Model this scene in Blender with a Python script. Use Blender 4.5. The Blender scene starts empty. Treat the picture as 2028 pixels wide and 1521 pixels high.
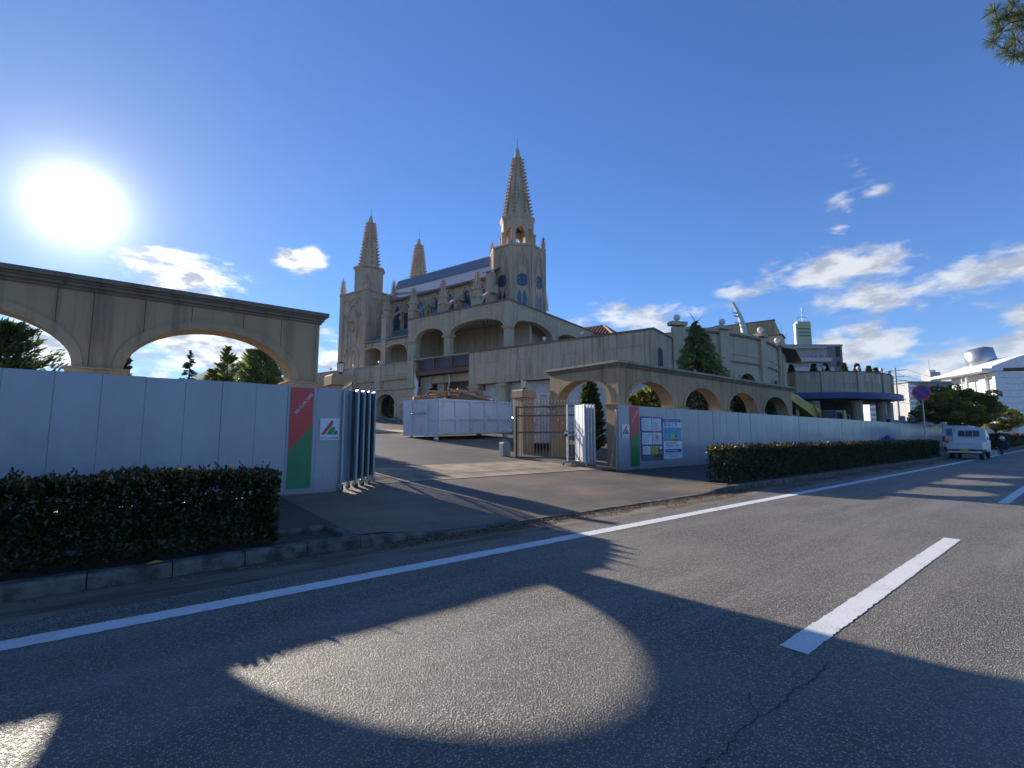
import bpy, bmesh, math, random
import numpy as np
from mathutils import Vector, Matrix
from math import sin, cos, radians as R, pi, sqrt, hypot

# ------------------------------------------------------------------ camera, world, sun, exposure
# world X runs along the road, Y points from the road into the site, metres
SC = bpy.context.scene
COL = SC.collection
random.seed(7)
RNG = np.random.default_rng(11)

cam = bpy.data.cameras.new('camera')
cam.sensor_width = 36.0
cam.lens = 950.0 / 2028.0 * 36.0
cam.clip_start = 0.05
cam.clip_end = 8000
cam_o = bpy.data.objects.new('camera', cam)
cam_o.location = (0, 0, 1.31)
cam_o.rotation_euler = (R(90 + 6.13), 0, R(50.66 - 90))
COL.objects.link(cam_o)
SC.camera = cam_o

SUN_PHI, SUN_EL = 94.2, 19.8
sun_dir = Vector((cos(R(SUN_PHI)) * cos(R(SUN_EL)), sin(R(SUN_PHI)) * cos(R(SUN_EL)), sin(R(SUN_EL))))
sun = bpy.data.lights.new('sun', 'SUN')
sun.energy = 5.0
sun.angle = R(0.55)
sun.color = (1.0, 0.9, 0.76)
sun_o = bpy.data.objects.new('sun', sun)
sun_o.rotation_euler = sun_dir.to_track_quat('Z', 'Y').to_euler()
sun_o.location = (0, 40, 60)
COL.objects.link(sun_o)

SC.view_settings.view_transform = 'Standard'
SC.view_settings.look = 'None'
SC.view_settings.exposure = 1.0
SC.view_settings.gamma = 1.0
SC.view_settings.use_curve_mapping = False
SC.render.engine = 'CYCLES'
SC.cycles.use_denoising = True
SC.cycles.max_bounces = 6
SC.cycles.diffuse_bounces = 3
SC.cycles.glossy_bounces = 3
SC.cycles.transmission_bounces = 4
SC.cycles.transparent_max_bounces = 8
SC.cycles.caustics_reflective = False
SC.cycles.caustics_refractive = False

world = bpy.data.worlds.new('World')
SC.world = world
world.use_nodes = True
NT = world.node_tree
NT.nodes.clear()


class NG:
    """small helper to write node graphs as expressions"""
    def __init__(s, nt): s.nt = nt
    def n(s, t, **kw):
        nd = s.nt.nodes.new(t)
        for k, v in kw.items(): setattr(nd, k, v)
        return nd
    def put(s, sock, v):
        if isinstance(v, bpy.types.NodeSocket): s.nt.links.new(v, sock)
        else: sock.default_value = v
    def m(s, op, a, b=0.0, c=0.0, clamp=False):
        nd = s.n('ShaderNodeMath', operation=op, use_clamp=clamp)
        s.put(nd.inputs[0], a); s.put(nd.inputs[1], b); s.put(nd.inputs[2], c)
        return nd.outputs[0]
    def vm(s, op, a, b=(0, 0, 0)):
        nd = s.n('ShaderNodeVectorMath', operation=op)
        s.put(nd.inputs[0], a); s.put(nd.inputs[1], b)
        return nd.outputs['Value'] if op in ('DOT_PRODUCT', 'LENGTH') else nd.outputs[0]
    def ss(s, x, lo, hi, a=0.0, b=1.0):
        nd = s.n('ShaderNodeMapRange', interpolation_type='SMOOTHSTEP')
        s.put(nd.inputs[0], x)
        for i, v in zip((1, 2, 3, 4), (lo, hi, a, b)): s.put(nd.inputs[i], v)
        return nd.outputs[0]
    def noise(s, vec, scale, detail=4, rough=.55, dist=0.0):
        nd = s.n('ShaderNodeTexNoise')
        s.put(nd.inputs['Vector'], vec)
        nd.inputs['Scale'].default_value = scale
        nd.inputs['Detail'].default_value = detail
        nd.inputs['Roughness'].default_value = rough
        nd.inputs['Distortion'].default_value = dist
        return nd.outputs['Fac']
    def voro(s, vec, scale, feature='F1'):
        nd = s.n('ShaderNodeTexVoronoi', feature=feature)
        s.put(nd.inputs['Vector'], vec)
        nd.inputs['Scale'].default_value = scale
        return nd
    def mix(s, f, a, b, blend='MIX'):
        nd = s.n('ShaderNodeMix', data_type='RGBA', blend_type=blend)
        s.put(nd.inputs[0], f)
        s.put(nd.inputs[6], a if isinstance(a, bpy.types.NodeSocket) else (*a[:3], 1))
        s.put(nd.inputs[7], b if isinstance(b, bpy.types.NodeSocket) else (*b[:3], 1))
        return nd.outputs[2]
    def scale(s, vec, k):
        nd = s.n('ShaderNodeMapping')
        s.put(nd.inputs['Vector'], vec); nd.inputs['Scale'].default_value = k
        return nd.outputs[0]


def build_world():
    g = NG(NT)
    out = g.n('ShaderNodeOutputWorld')
    bg = g.n('ShaderNodeBackground')
    bg.inputs['Strength'].default_value = 0.086
    sky = g.n('ShaderNodeTexSky', sky_type='NISHITA')
    sky.sun_disc = False
    sky.sun_elevation = R(SUN_EL)
    sky.sun_rotation = R(90 - SUN_PHI)
    sky.altitude = 50
    sky.air_density = 1.0
    sky.dust_density = 0.12
    sky.ozone_density = 3.0
    dirv = g.n('ShaderNodeTexCoord').outputs['Generated']
    dirn = g.vm('NORMALIZE', dirv)
    sp = g.n('ShaderNodeSeparateXYZ'); g.put(sp.inputs[0], dirn)
    phi = g.m('MULTIPLY', g.m('ARCTAN2', sp.outputs[1], sp.outputs[0]), 180 / pi)
    el = g.m('MULTIPLY', g.m('ARCSINE', sp.outputs[2]), 180 / pi)
    # clouds: soft ellipses in azimuth and elevation, torn by noise
    blobs = [(85.6, 15.6, 6.2, 2.3, 1.0), (74.9, 19.0, 3.2, 1.6, 1.0),
             (16.5, 16.6, 7.5, 2.3, .62), (4.5, 13.8, 8.0, 2.6, .62), (13.6, 13.4, 5.5, 1.9, .5), (24.2, 15.2, 2.6, .8, .4),
             (14.8, 22.2, 1.7, 1.6, .34), (11.8, 22.8, 2.0, 1.4, .34), (13.2, 24.8, 1.2, 1.0, .2), (15.4, 20.0, 1.2, .8, .25),
             (35.5, 13.0, 9.0, 2.6, .72), (30, 13.6, 5, 1.2, .45),
             (83.5, 8.6, 8.5, 3.6, .8), (95.5, 7.6, 5.0, 2.6, .8), (71.5, 8.8, 3.0, 3.0, .75),
             (13.7, 8.2, 5.2, 2.4, .8), (7.5, 6.3, 6.5, 3.0, .8), (2.5, 8.0, 3.0, 2.6, .7),
             (120, 14, 9, 3, .8), (150, 10, 12, 3, .7), (-25, 15, 11, 3, .7), (-60, 10, 14, 3, .7), (-120, 12, 13, 3.5, .7), (-160, 20, 7, 2, .5)]
    acc = None
    for (p0, e0, w, h, k) in blobs:
        dx = g.m('MULTIPLY', g.m('SUBTRACT', phi, p0), 1 / w)
        dy = g.m('MULTIPLY', g.m('SUBTRACT', el, e0), 1 / h)
        r2 = g.m('ADD', g.m('MULTIPLY', dx, dx), g.m('MULTIPLY', dy, dy))
        b = g.m('MULTIPLY', g.m('SUBTRACT', 1.0, g.m('SQRT', r2)), k)
        acc = b if acc is None else g.m('MAXIMUM', acc, b)
    low = g.m('SUBTRACT', .02, g.m('MULTIPLY', g.m('ABSOLUTE', g.m('SUBTRACT', el, 6.0)), .05))
    acc = g.m('MAXIMUM', acc, low)
    q = g.scale(dirn, (1, 1, 2.6))
    f1 = g.noise(q, 9, 8, .58, .25)
    f2 = g.noise(q, 26, 6, .6)
    nz = g.m('ADD', g.m('MULTIPLY', g.m('SUBTRACT', f1, .5), 1.9), g.m('MULTIPLY', g.m('SUBTRACT', f2, .5), .9))
    acc = g.m('MAXIMUM', acc, -.6)
    dens = g.ss(g.m('ADD', acc, nz), .02, .55)
    dens = g.m('MULTIPLY', dens, g.ss(acc, -.28, .02))
    # angle from the sun
    ct = g.vm('DOT_PRODUCT', dirn, tuple(sun_dir))
    th = g.m('MULTIPLY', g.m('ARCCOSINE', g.m('MINIMUM', ct, .999999)), 180 / pi)
    near = g.m('EXPONENT', g.m('MULTIPLY', th, -1 / 22.0))
    shade = g.ss(g.noise(q, 15, 6, .6), .37, .58)
    cbr = g.vm('SCALE', (6.0, 6.1, 6.4))
    boost = g.m('ADD', .78, g.m('MULTIPLY', near, 1.3))
    NT.links.new(boost, cbr.node.inputs['Scale'])
    cc = g.mix(shade, (2.5, 2.75, 3.3), cbr)
    skyc = g.mix(1.0, sky.outputs[0], (.37, .69, 1.13), 'MULTIPLY')
    dim = g.m('SUBTRACT', 1.0, g.m('MULTIPLY', g.m('EXPONENT', g.m('MULTIPLY', th, -1 / 20.0)), .62))
    sk2 = g.vm('SCALE', skyc); NT.links.new(dim, sk2.node.inputs['Scale']); skyc = sk2
    col = g.mix(g.m('MULTIPLY', dens, .93), skyc, cc)
    # glare of the sun itself in the air around it
    t2 = g.m('MULTIPLY', th, 1 / 2.25)
    core = g.m('MULTIPLY', g.m('EXPONENT', g.m('MULTIPLY', th, -1 / 1.45)), 31.0)
    halo = g.m('MULTIPLY', g.m('EXPONENT', g.m('MULTIPLY', th, -1 / 6.0)), 2.2)
    wide = g.m('MULTIPLY', g.m('EXPONENT', g.m('MULTIPLY', th, -1 / 20.0)), .5)
    gl = g.m('ADD', g.m('ADD', core, halo), wide)
    gv = g.vm('SCALE', (1.0, .98, .95)); NT.links.new(gl, gv.node.inputs['Scale'])
    tot = g.vm('ADD', col, gv)
    NT.links.new(tot, bg.inputs['Color'])
    NT.links.new(bg.outputs[0], out.inputs['Surface'])


build_world()


# ------------------------------------------------------------------ helpers
def link(o, parent=None):
    COL.objects.link(o)
    if parent is not None: o.parent = parent
    return o


def tag(o, label=None, cat=None, group=None, kind=None):
    if label: o['label'] = label
    if cat: o['category'] = cat
    if group: o['group'] = group
    if kind: o['kind'] = kind
    return o


def thing(name, label, cat, loc=(0, 0, 0), rz=0.0, group=None):
    o = bpy.data.objects.new(name, None)
    o.empty_display_size = .2
    o.location = loc
    o.rotation_euler = (0, 0, rz)
    link(o)
    return tag(o, label, cat, group)


class MB:
    def __init__(s, mp=None):
        s.v = []; s.f = []; s.mi = []; s.cur = 0; s.mp = mp
    def pt(s, p):
        p = tuple(p)
        s.v.append(s.mp(*p) if s.mp else p)
        return len(s.v) - 1
    def face(s, ids):
        s.f.append(tuple(ids)); s.mi.append(s.cur)
    def poly(s, pts):
        s.face([s.pt(p) for p in pts]); return s
    def hexa(s, p):
        i = [s.pt(q) for q in p]
        for a in ((0, 3, 2, 1), (4, 5, 6, 7), (0, 1, 5, 4), (1, 2, 6, 5), (2, 3, 7, 6), (3, 0, 4, 7)):
            s.face([i[k] for k in a])
        return s
    def box(s, x0, x1, y0, y1, z0, z1):
        return s.hexa([(x0, y0, z0), (x1, y0, z0), (x1, y1, z0), (x0, y1, z0), (x0, y0, z1), (x1, y0, z1), (x1, y1, z1), (x0, y1, z1)])
    def cbox(s, x0, x1, y0, y1, z0, z1, c=.01):
        """box with chamfered vertical and top edges"""
        def ring(z, k): return [(x0 + k + c2, y0 + k, z) if 0 else q for c2 in (0,) for q in ((x0 + c, y0 + k, z), (x1 - c, y0 + k, z), (x1 - k, y0 + c, z), (x1 - k, y1 - c, z), (x1 - c, y1 - k, z), (x0 + c, y1 - k, z), (x0 + k, y1 - c, z), (x0 + k, y0 + c, z))]
        r0 = [s.pt(q) for q in ring(z0, 0)]
        r1 = [s.pt(q) for q in ring(z1 - c, 0)]
        r2 = [s.pt(q) for q in ((x0 + c, y0 + c, z1), (x1 - c, y0 + c, z1), (x1 - c, y0 + c, z1), (x1 - c, y1 - c, z1), (x1 - c, y1 - c, z1), (x0 + c, y1 - c, z1), (x0 + c, y1 - c, z1), (x0 + c, y0 + c, z1))]
        n = 8
        for a, b in ((r0, r1), (r1, r2)):
            for k in range(n): s.face((a[k], a[(k + 1) % n], b[(k + 1) % n], b[k]))
        s.face(r2[0:8:2]); s.face(r0[::-1])
        return s
    def prism(s, pts, d):
        """closed polygon pts (3-D) swept by vector d"""
        a = [s.pt(p) for p in pts]
        b = [s.pt((p[0] + d[0], p[1] + d[1], p[2] + d[2])) for p in pts]
        n = len(pts)
        s.face(a[::-1]); s.face(b)
        for k in range(n): s.face((a[k], a[(k + 1) % n], b[(k + 1) % n], b[k]))
        return s
    def tube(s, pts, r, n=8, cap=True):
        pts = [Vector(p) for p in pts]
        rr = r if isinstance(r, (list, tuple)) else [r] * len(pts)
        rings = []
        for i, p in enumerate(pts):
            t = (pts[min(i + 1, len(pts) - 1)] - pts[max(i - 1, 0)]).normalized()
            u = t.cross(Vector((0, 0, 1)))
            if u.length < 1e-3: u = Vector((1, 0, 0))
            u.normalize(); w = t.cross(u)
            rings.append([s.pt(p + (u * cos(2 * pi * k / n) + w * sin(2 * pi * k / n)) * rr[i]) for k in range(n)])
        for a, b in zip(rings, rings[1:]):
            for k in range(n): s.face((a[k], a[(k + 1) % n], b[(k + 1) % n], b[k]))
        if cap: s.face(rings[0][::-1]); s.face(rings[-1])
        return s
    def lathe(s, prof, n=16, c=(0, 0), ph=0.0):
        rings = [[s.pt((c[0] + r * cos(ph + 2 * pi * k / n), c[1] + r * sin(ph + 2 * pi * k / n), z)) for k in range(n)] for r, z in prof]
        for a, b in zip(rings, rings[1:]):
            for k in range(n): s.face((a[k], a[(k + 1) % n], b[(k + 1) % n], b[k]))
        s.face(rings[0][::-1]); s.face(rings[-1])
        return s
    def band(s, pin, pout, t0, t1):
        """ribbon between two (x, z) polylines, depth t0..t1"""
        for (a, b), (c, d) in zip(zip(pin, pin[1:]), zip(pout, pout[1:])):
            s.hexa([(a[0], t0, a[1]), (b[0], t0, b[1]), (b[0], t1, b[1]), (a[0], t1, a[1]),
                    (c[0], t0, c[1]), (d[0], t0, d[1]), (d[0], t1, d[1]), (c[0], t1, c[1])])
        return s
    def build(s, name, mat, parent=None, loc=(0, 0, 0), rz=0.0, smooth=False):
        me = bpy.data.meshes.new(name)
        me.from_pydata(s.v, [], s.f)
        mats = mat if isinstance(mat, (list, tuple)) else [mat]
        for m_ in mats: me.materials.append(m_)
        if len(mats) > 1: me.polygons.foreach_set('material_index', s.mi)
        if smooth:
            me.polygons.foreach_set('use_smooth', [True] * len(me.polygons))
        me.update()
        o = bpy.data.objects.new(name, me)
        o.location = loc; o.rotation_euler = (0, 0, rz)
        return link(o, parent)


def fixn(o):
    bm = bmesh.new(); bm.from_mesh(o.data)
    bmesh.ops.recalc_face_normals(bm, faces=bm.faces)
    bm.to_mesh(o.data); bm.free()
    return o


def struct(o): o['kind'] = 'structure'; return o


def copy_tree(o, parent=None):
    c = o.copy(); COL.objects.link(c); c.parent = parent
    for ch in list(o.children):
        if ch.parent == o: copy_tree(ch, c)
    return c


# ------------------------------------------------------------------ materials
def principled(name):
    m = bpy.data.materials.new(name); m.use_nodes = True
    nt = m.node_tree
    b = nt.nodes['Principled BSDF']
    g = NG(nt)
    pos = g.n('ShaderNodeNewGeometry').outputs['Position']
    return m, g, b, pos


def bumpn(g, b, h, strength=.3, dist=.01):
    bn = g.n('ShaderNodeBump')
    bn.inputs['Strength'].default_value = strength
    bn.inputs['Distance'].default_value = dist
    g.put(bn.inputs['Height'], h)
    g.nt.links.new(bn.outputs[0], b.inputs['Normal'])


def simple(name, c, rough=.6, metal=0.0, c2=None, sc=3.0, bump=0.0, bsc=60.0, bd=.004, spec=.5, stretch=None, lo=.35, hi=.65):
    m, g, b, pos = principled(name)
    b.inputs['Roughness'].default_value = rough
    b.inputs['Metallic'].default_value = metal
    b.inputs['Specular IOR Level'].default_value = spec
    p = g.scale(pos, stretch) if stretch else pos
    if c2 is None: c2 = tuple(x * .82 for x in c)
    f = g.ss(g.noise(p, sc, 6, .6), lo, hi)
    g.nt.links.new(g.mix(f, c, c2), b.inputs['Base Color'])
    if bump: bumpn(g, b, g.noise(pos, bsc, 4, .6), bump, bd)
    return m


def stucco(name, c, c2, dirt, rough=.85, amount=.75, sc=1.0):
    """painted render with rain streaks and cloudy wear"""
    m, g, b, pos = principled(name)
    b.inputs['Roughness'].default_value = rough
    b.inputs['Specular IOR Level'].default_value = .3
    f = g.ss(g.noise(pos, .9 * sc, 6, .6), .35, .68)
    col = g.mix(f, c, c2)
    st = g.noise(g.scale(pos, (4.5 * sc, 4.5 * sc, .22 * sc)), 1.0, 5, .62, .3)
    st2 = g.noise(pos, .35 * sc, 3)
    k = g.m('MULTIPLY', g.ss(st, .46, .7), g.ss(st2, .32, .6))
    col = g.mix(g.m('MULTIPLY', k, amount), col, dirt)
    fine = g.noise(pos, 45, 4, .65)
    col = g.mix(g.m('MULTIPLY', g.ss(fine, .45, .8), .18), col, dirt)
    g.nt.links.new(col, b.inputs['Base Color'])
    bumpn(g, b, g.noise(pos, 80, 3, .7), .35, .004)
    return m


def asphalt(name, dark, light, patch, rough=.62, stone=105.0, bump=1.0, patch_amt=.5):
    m, g, b, pos = principled(name)
    b.inputs['Specular IOR Level'].default_value = .45
    v = g.voro(pos, stone)
    v2 = g.voro(pos, stone * 2.3)
    rnd = g.n('ShaderNodeSeparateColor'); g.nt.links.new(v.outputs['Color'], rnd.inputs[0])
    f = g.ss(rnd.outputs[0], .35, .95)
    f = g.m('MULTIPLY', f, g.ss(v.outputs['Distance'], .62, .25))
    col = g.mix(f, dark, light)
    big = g.ss(g.noise(pos, .45, 6, .62), .38, .68)
    col = g.mix(g.m('MULTIPLY', big, patch_amt), col, patch)
    wear = g.ss(g.noise(g.scale(pos, (.25, 2.2, 1)), 1.0, 4, .6), .42, .7)
    col = g.mix(g.m('MULTIPLY', wear, .1), col, tuple(x * 1.25 for x in light))
    g.nt.links.new(col, b.inputs['Base Color'])
    g.nt.links.new(g.ss(rnd.outputs[1], 0, 1, rough - .16, rough + .14), b.inputs['Roughness'])
    h = g.m('ADD', g.m('MULTIPLY', g.ss(v.outputs['Distance'], .7, .1), 1.0), g.m('MULTIPLY', g.ss(v2.outputs['Distance'], .7, .1), .35))
    bumpn(g, b, h, bump, .006)
    return m


def leafmat(name, cols, trans=.35, rough=.45):
    """cols: list of colours picked by the per-leaf attribute 'var'"""
    m, g, b, pos = principled(name)
    at = g.n('ShaderNodeAttribute'); at.attribute_name = 'var'
    ramp = g.n('ShaderNodeValToRGB')
    els = ramp.color_ramp.elements
    while len(els) < len(cols): els.new(.5)
    for i, (p, c) in enumerate(cols):
        els[i].position = p; els[i].color = (*c, 1)
    g.nt.links.new(at.outputs['Fac'], ramp.inputs[0])
    g.nt.links.new(ramp.outputs[0], b.inputs['Base Color'])
    b.inputs['Roughness'].default_value = rough
    tr = g.n('ShaderNodeBsdfTranslucent')
    g.nt.links.new(g.mix(1.0, ramp.outputs[0], (1.25, 1.25, .7), 'MULTIPLY'), tr.inputs['Color'])
    mx = g.n('ShaderNodeMixShader'); mx.inputs[0].default_value = trans
    out = [n for n in g.nt.nodes if n.type == 'OUTPUT_MATERIAL'][0]
    g.nt.links.new(b.outputs[0], mx.inputs[1]); g.nt.links.new(tr.outputs[0], mx.inputs[2])
    g.nt.links.new(mx.outputs[0], out.inputs['Surface'])
    return m


MT = {}
MT['road'] = asphalt('road_asphalt', (.1, .089, .073), (.56, .515, .435), (.23, .205, .17), stone=95)
MT['walk'] = asphalt('sidewalk_asphalt', (.04, .036, .032), (.1, .092, .082), (.065, .055, .045), stone=150, bump=.5)
MT['drive'] = asphalt('driveway_asphalt', (.085, .072, .058), (.28, .24, .185), (.3, .21, .125), stone=130, bump=.6, patch_amt=.6)
MT['yard'] = asphalt('yard_asphalt', (.085, .075, .06), (.25, .22, .175), (.22, .175, .12), stone=90, bump=.6)
MT['apron'] = simple('apron_concrete', (.36, .27, .17), .85, c2=(.2, .155, .105), sc=1.6, bump=.4, bsc=50)
MT['concrete'] = simple('kerb_concrete', (.15, .14, .12), .9, c2=(.05, .045, .038), sc=6, bump=.7, bsc=45)
MT['gutter'] = simple('gutter_concrete', (.2, .165, .125), .9, c2=(.075, .05, .032), sc=1.2, bump=.5, bsc=60, stretch=(.5, 3, 1))
MT['soil'] = simple('soil', (.06, .045, .032), .95, c2=(.11, .085, .06), sc=9, bump=1.0, bsc=60, bd=.02)
MT['ground'] = simple('bare_ground', (.16, .14, .11), .95, c2=(.1, .1, .065), sc=.3, bump=.5, bsc=8, bd=.03)
MT['beige'] = stucco('beige_render', (.6, .455, .305), (.51, .39, .26), (.24, .18, .12))
MT['tan'] = stucco('tan_render', (.46, .325, .19), (.4, .28, .165), (.2, .14, .09))
MT['cornice'] = stucco('brown_cornice', (.25, .19, .135), (.2, .15, .11), (.1, .08, .065))
MT['coping'] = stucco('pale_coping', (.42, .37, .29), (.34, .3, .24), (.15, .14, .12))
MT['greybeige'] = stucco('grey_beige_render', (.58, .455, .315), (.5, .395, .275), (.25, .195, .14))
MT['inner'] = stucco('inner_plaster', (.5, .46, .37), (.42, .38, .31), (.22, .2, .16))
MT['groove'] = simple('joint_sealant', (.17, .145, .11), .9)
MT['tile'] = simple('pale_tile', (.6, .58, .56), .5, c2=(.52, .5, .48), sc=2.5)
MT['slate'] = simple('blue_grey_slate', (.2, .215, .25), .36, c2=(.16, .175, .21), sc=3, bump=.3, bsc=30)
MT['redroof'] = simple('red_clay_tile', (.4, .16, .1), .7, c2=(.26, .1, .07), sc=4)
MT['white'] = simple('white_paint', (.78, .79, .8), .4, c2=(.68, .68, .68), sc=2)
MT['wpost'] = simple('white_post_paint', (.72, .73, .74), .45, c2=(.6, .6, .6), sc=6)
MT['galv'] = simple('galvanised_steel', (.42, .46, .5), .38, .75, c2=(.3, .33, .36), sc=9)
MT['galvblue'] = simple('galvanised_sheet', (.42, .47, .5), .42, .45, c2=(.33, .37, .4), sc=4, stretch=(3, 3, .5))
MT['darkmetal'] = simple('dark_grey_gate_paint', (.12, .115, .105), .5, .2, c2=(.075, .07, .065), sc=9)
MT['black'] = simple('black_rubber', (.025, .025, .026), .7)
MT['dark'] = simple('painted_interior_shade', (.05, .047, .043), .9)  # shade of interiors and undersides put into the colour
MT['glass'] = simple('window_glass', (.02, .035, .06), .06, c2=(.03, .045, .07), spec=.9)
MT['blueglass'] = simple('blue_window_glass', (.03, .06, .11), .07, c2=(.02, .045, .09), spec=.9)
MT['frame'] = simple('dark_blue_frame', (.045, .055, .075), .5)
MT['steelred'] = simple('red_oxide_steel', (.23, .09, .08), .65, c2=(.15, .07, .06), sc=5)
MT['wood'] = simple('broken_timber', (.42, .27, .15), .85, c2=(.2, .12, .07), sc=6, stretch=(1, 6, 6))
MT['wood2'] = simple('pale_timber', (.55, .4, .25), .85, c2=(.36, .24, .14), sc=6)
MT['bark'] = simple('bark', (.1, .075, .055), .95, c2=(.055, .042, .033), sc=14, bump=1, bsc=25, bd=.03, stretch=(1, 1, .2))
MT['yellow'] = simple('yellow_machine_paint', (.62, .4, .03), .45, c2=(.48, .31, .03), sc=3)
MT['red'] = simple('red_vinyl', (.62, .035, .035), .3, c2=(.56, .03, .03))
MT['green'] = simple('green_vinyl', (.012, .2, .07), .3, c2=(.01, .17, .06))
MT['blue'] = simple('blue_print', (.03, .05, .36), .4)
MT['bluefascia'] = simple('blue_fascia', (.02, .05, .2), .5)
MT['navy'] = simple('navy_cloth', (.02, .03, .08), .9)
MT['paper'] = simple('paper', (.72, .73, .74), .6, c2=(.68, .69, .7))
MT['ink'] = simple('grey_print', (.3, .31, .34), .6)
MT['inkd'] = simple('dark_print', (.07, .075, .1), .6)
MT['skyprint'] = simple('sky_blue_print', (.05, .3, .5), .5, c2=(.15, .45, .62), sc=9)
MT['notyellow'] = simple('yellow_notice', (.7, .55, .04), .5)
MT['skin'] = simple('skin', (.45, .27, .18), .6)
MT['tail'] = simple('red_lamp_lens', (.45, .02, .02), .2)
MT['amber'] = simple('amber_lamp_lens', (.65, .32, .03), .25)
MT['lamp'] = simple('milk_glass', (.75, .73, .68), .25)
MT['brick'] = simple('concrete_far', (.34, .33, .34), .8)
MT['apt'] = simple('grey_apartment_wall', (.3, .29, .31), .8, c2=(.25, .245, .265), sc=.3)
MT['aptlight'] = simple('pale_balcony', (.44, .42, .43), .8)
MT['aptdark'] = simple('dark_grey_cladding', (.12, .13, .16), .7)
MT['signgreen'] = simple('pale_green_panel', (.36, .42, .24), .6, c2=(.32, .38, .21))
MT['hallyellow'] = stucco('ochre_render', (.48, .39, .22), (.43, .345, .2), (.18, .15, .1))
MT['bluetarp'] = simple('blue_plastic', (.02, .045, .2), .5)
MT['olive'] = simple('debris_grey', (.16, .15, .14), .9, c2=(.3, .28, .25), sc=8)
MT['helmet'] = simple('white_helmet', (.8, .8, .8), .3)
MT['hivis'] = simple('high_visibility_patch', (.3, .7, .1), .6)


def painted_line():
    m, g, b, pos = principled('road_line_paint')
    f = g.ss(g.noise(pos, 60, 5, .7), .56, .68)
    f2 = g.ss(g.noise(pos, 3.0, 5, .6), .5, .75)
    col = g.mix(f2, (.66, .66, .64), (.52, .51, .49))
    col = g.mix(g.m('MULTIPLY', f, .65), col, (.14, .135, .13))
    g.nt.links.new(col, b.inputs['Base Color'])
    b.inputs['Roughness'].default_value = .7
    bumpn(g, b, g.noise(pos, 110, 3), .5, .004)
    return m


def hoarding_mat():
    m, g, b, pos = principled('white_hoarding_steel')
    f = g.ss(g.noise(g.scale(pos, (1.2, 1, .35)), 1.0, 5, .6), .35, .7)
    col = g.mix(f, (.37, .37, .4), (.325, .325, .35))
    k = g.ss(g.noise(g.scale(pos, (7, 1, .6)), 1.0, 4), .6, .8)
    col = g.mix(g.m('MULTIPLY', k, .18), col, (.45, .43, .4))
    sz = g.n('ShaderNodeSeparateXYZ'); g.nt.links.new(pos, sz.inputs[0])
    mud = g.ss(g.m('ADD', sz.outputs[2], g.m('MULTIPLY', g.noise(g.scale(pos, (3, 1, 1.5)), 1.0, 5, .65), .5)), .85, .4)
    col = g.mix(g.m('MULTIPLY', mud, .45), col, (.2, .165, .125))
    sc_ = g.ss(g.noise(g.scale(pos, (14, 1, 3)), 1.0, 6, .7), .68, .74)
    col = g.mix(g.m('MULTIPLY', sc_, .35), col, (.22, .2, .18))
    g.nt.links.new(col, b.inputs['Base Color'])
    b.inputs['Roughness'].default_value = .24
    b.inputs['Specular IOR Level'].default_value = .55
    bumpn(g, b, g.noise(g.scale(pos, (2.2, 1, .9)), 1.0, 3), .4, .06)
    return m


def stained_white():
    m, g, b, pos = principled('scuffed_white_container_paint')
    f = g.ss(g.noise(pos, 1.6, 7, .65), .5, .75)
    col = g.mix(f, (.64, .65, .66), (.46, .46, .45))
    k = g.ss(g.noise(g.scale(pos, (5, 5, .7)), 1.0, 5, .6), .56, .8)
    col = g.mix(g.m('MULTIPLY', k, .5), col, (.3, .26, .22))
    s = g.ss(g.noise(pos, 7, 6, .7), .66, .72)
    col = g.mix(g.m('MULTIPLY', s, .6), col, (.2, .13, .09))
    g.nt.links.new(col, b.inputs['Base Color'])
    b.inputs['Roughness'].default_value = .5
    bumpn(g, b, g.noise(pos, 3, 3), .3, .03)
    return m


MT['line'] = painted_line()
MT['hoard'] = hoarding_mat()
MT['cont'] = stained_white()
MT['hedge'] = leafmat('hedge_leaves', [(0, (.016, .026, .009)), (.55, (.036, .056, .015)), (.85, (.075, .095, .024)), (.93, (.28, .05, .03)), (1, (.36, .3, .12))], .35, .32)
MT['cypress'] = leafmat('cypress_sprays', [(0, (.08, .11, .04)), (.6, (.18, .22, .085)), (1, (.34, .37, .16))], .42)
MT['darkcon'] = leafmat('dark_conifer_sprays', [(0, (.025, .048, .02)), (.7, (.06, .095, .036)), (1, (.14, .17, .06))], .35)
MT['golden'] = leafmat('golden_conifer_sprays', [(0, (.06, .08, .015)), (.6, (.16, .17, .03)), (1, (.3, .27, .05))], .35)
MT['broad'] = leafmat('autumn_broadleaf', [(0, (.08, .1, .02)), (.5, (.2, .2, .035)), (1, (.5, .4, .06))], .55)
MT['pine'] = leafmat('pine_needles', [(0, (.05, .075, .028)), (.6, (.11, .14, .05)), (1, (.24, .25, .1))], .3)
MT['litter'] = leafmat('dry_litter', [(0, (.12, .07, .035)), (.6, (.25, .16, .08)), (1, (.42, .33, .2))], .1, .8)


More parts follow.
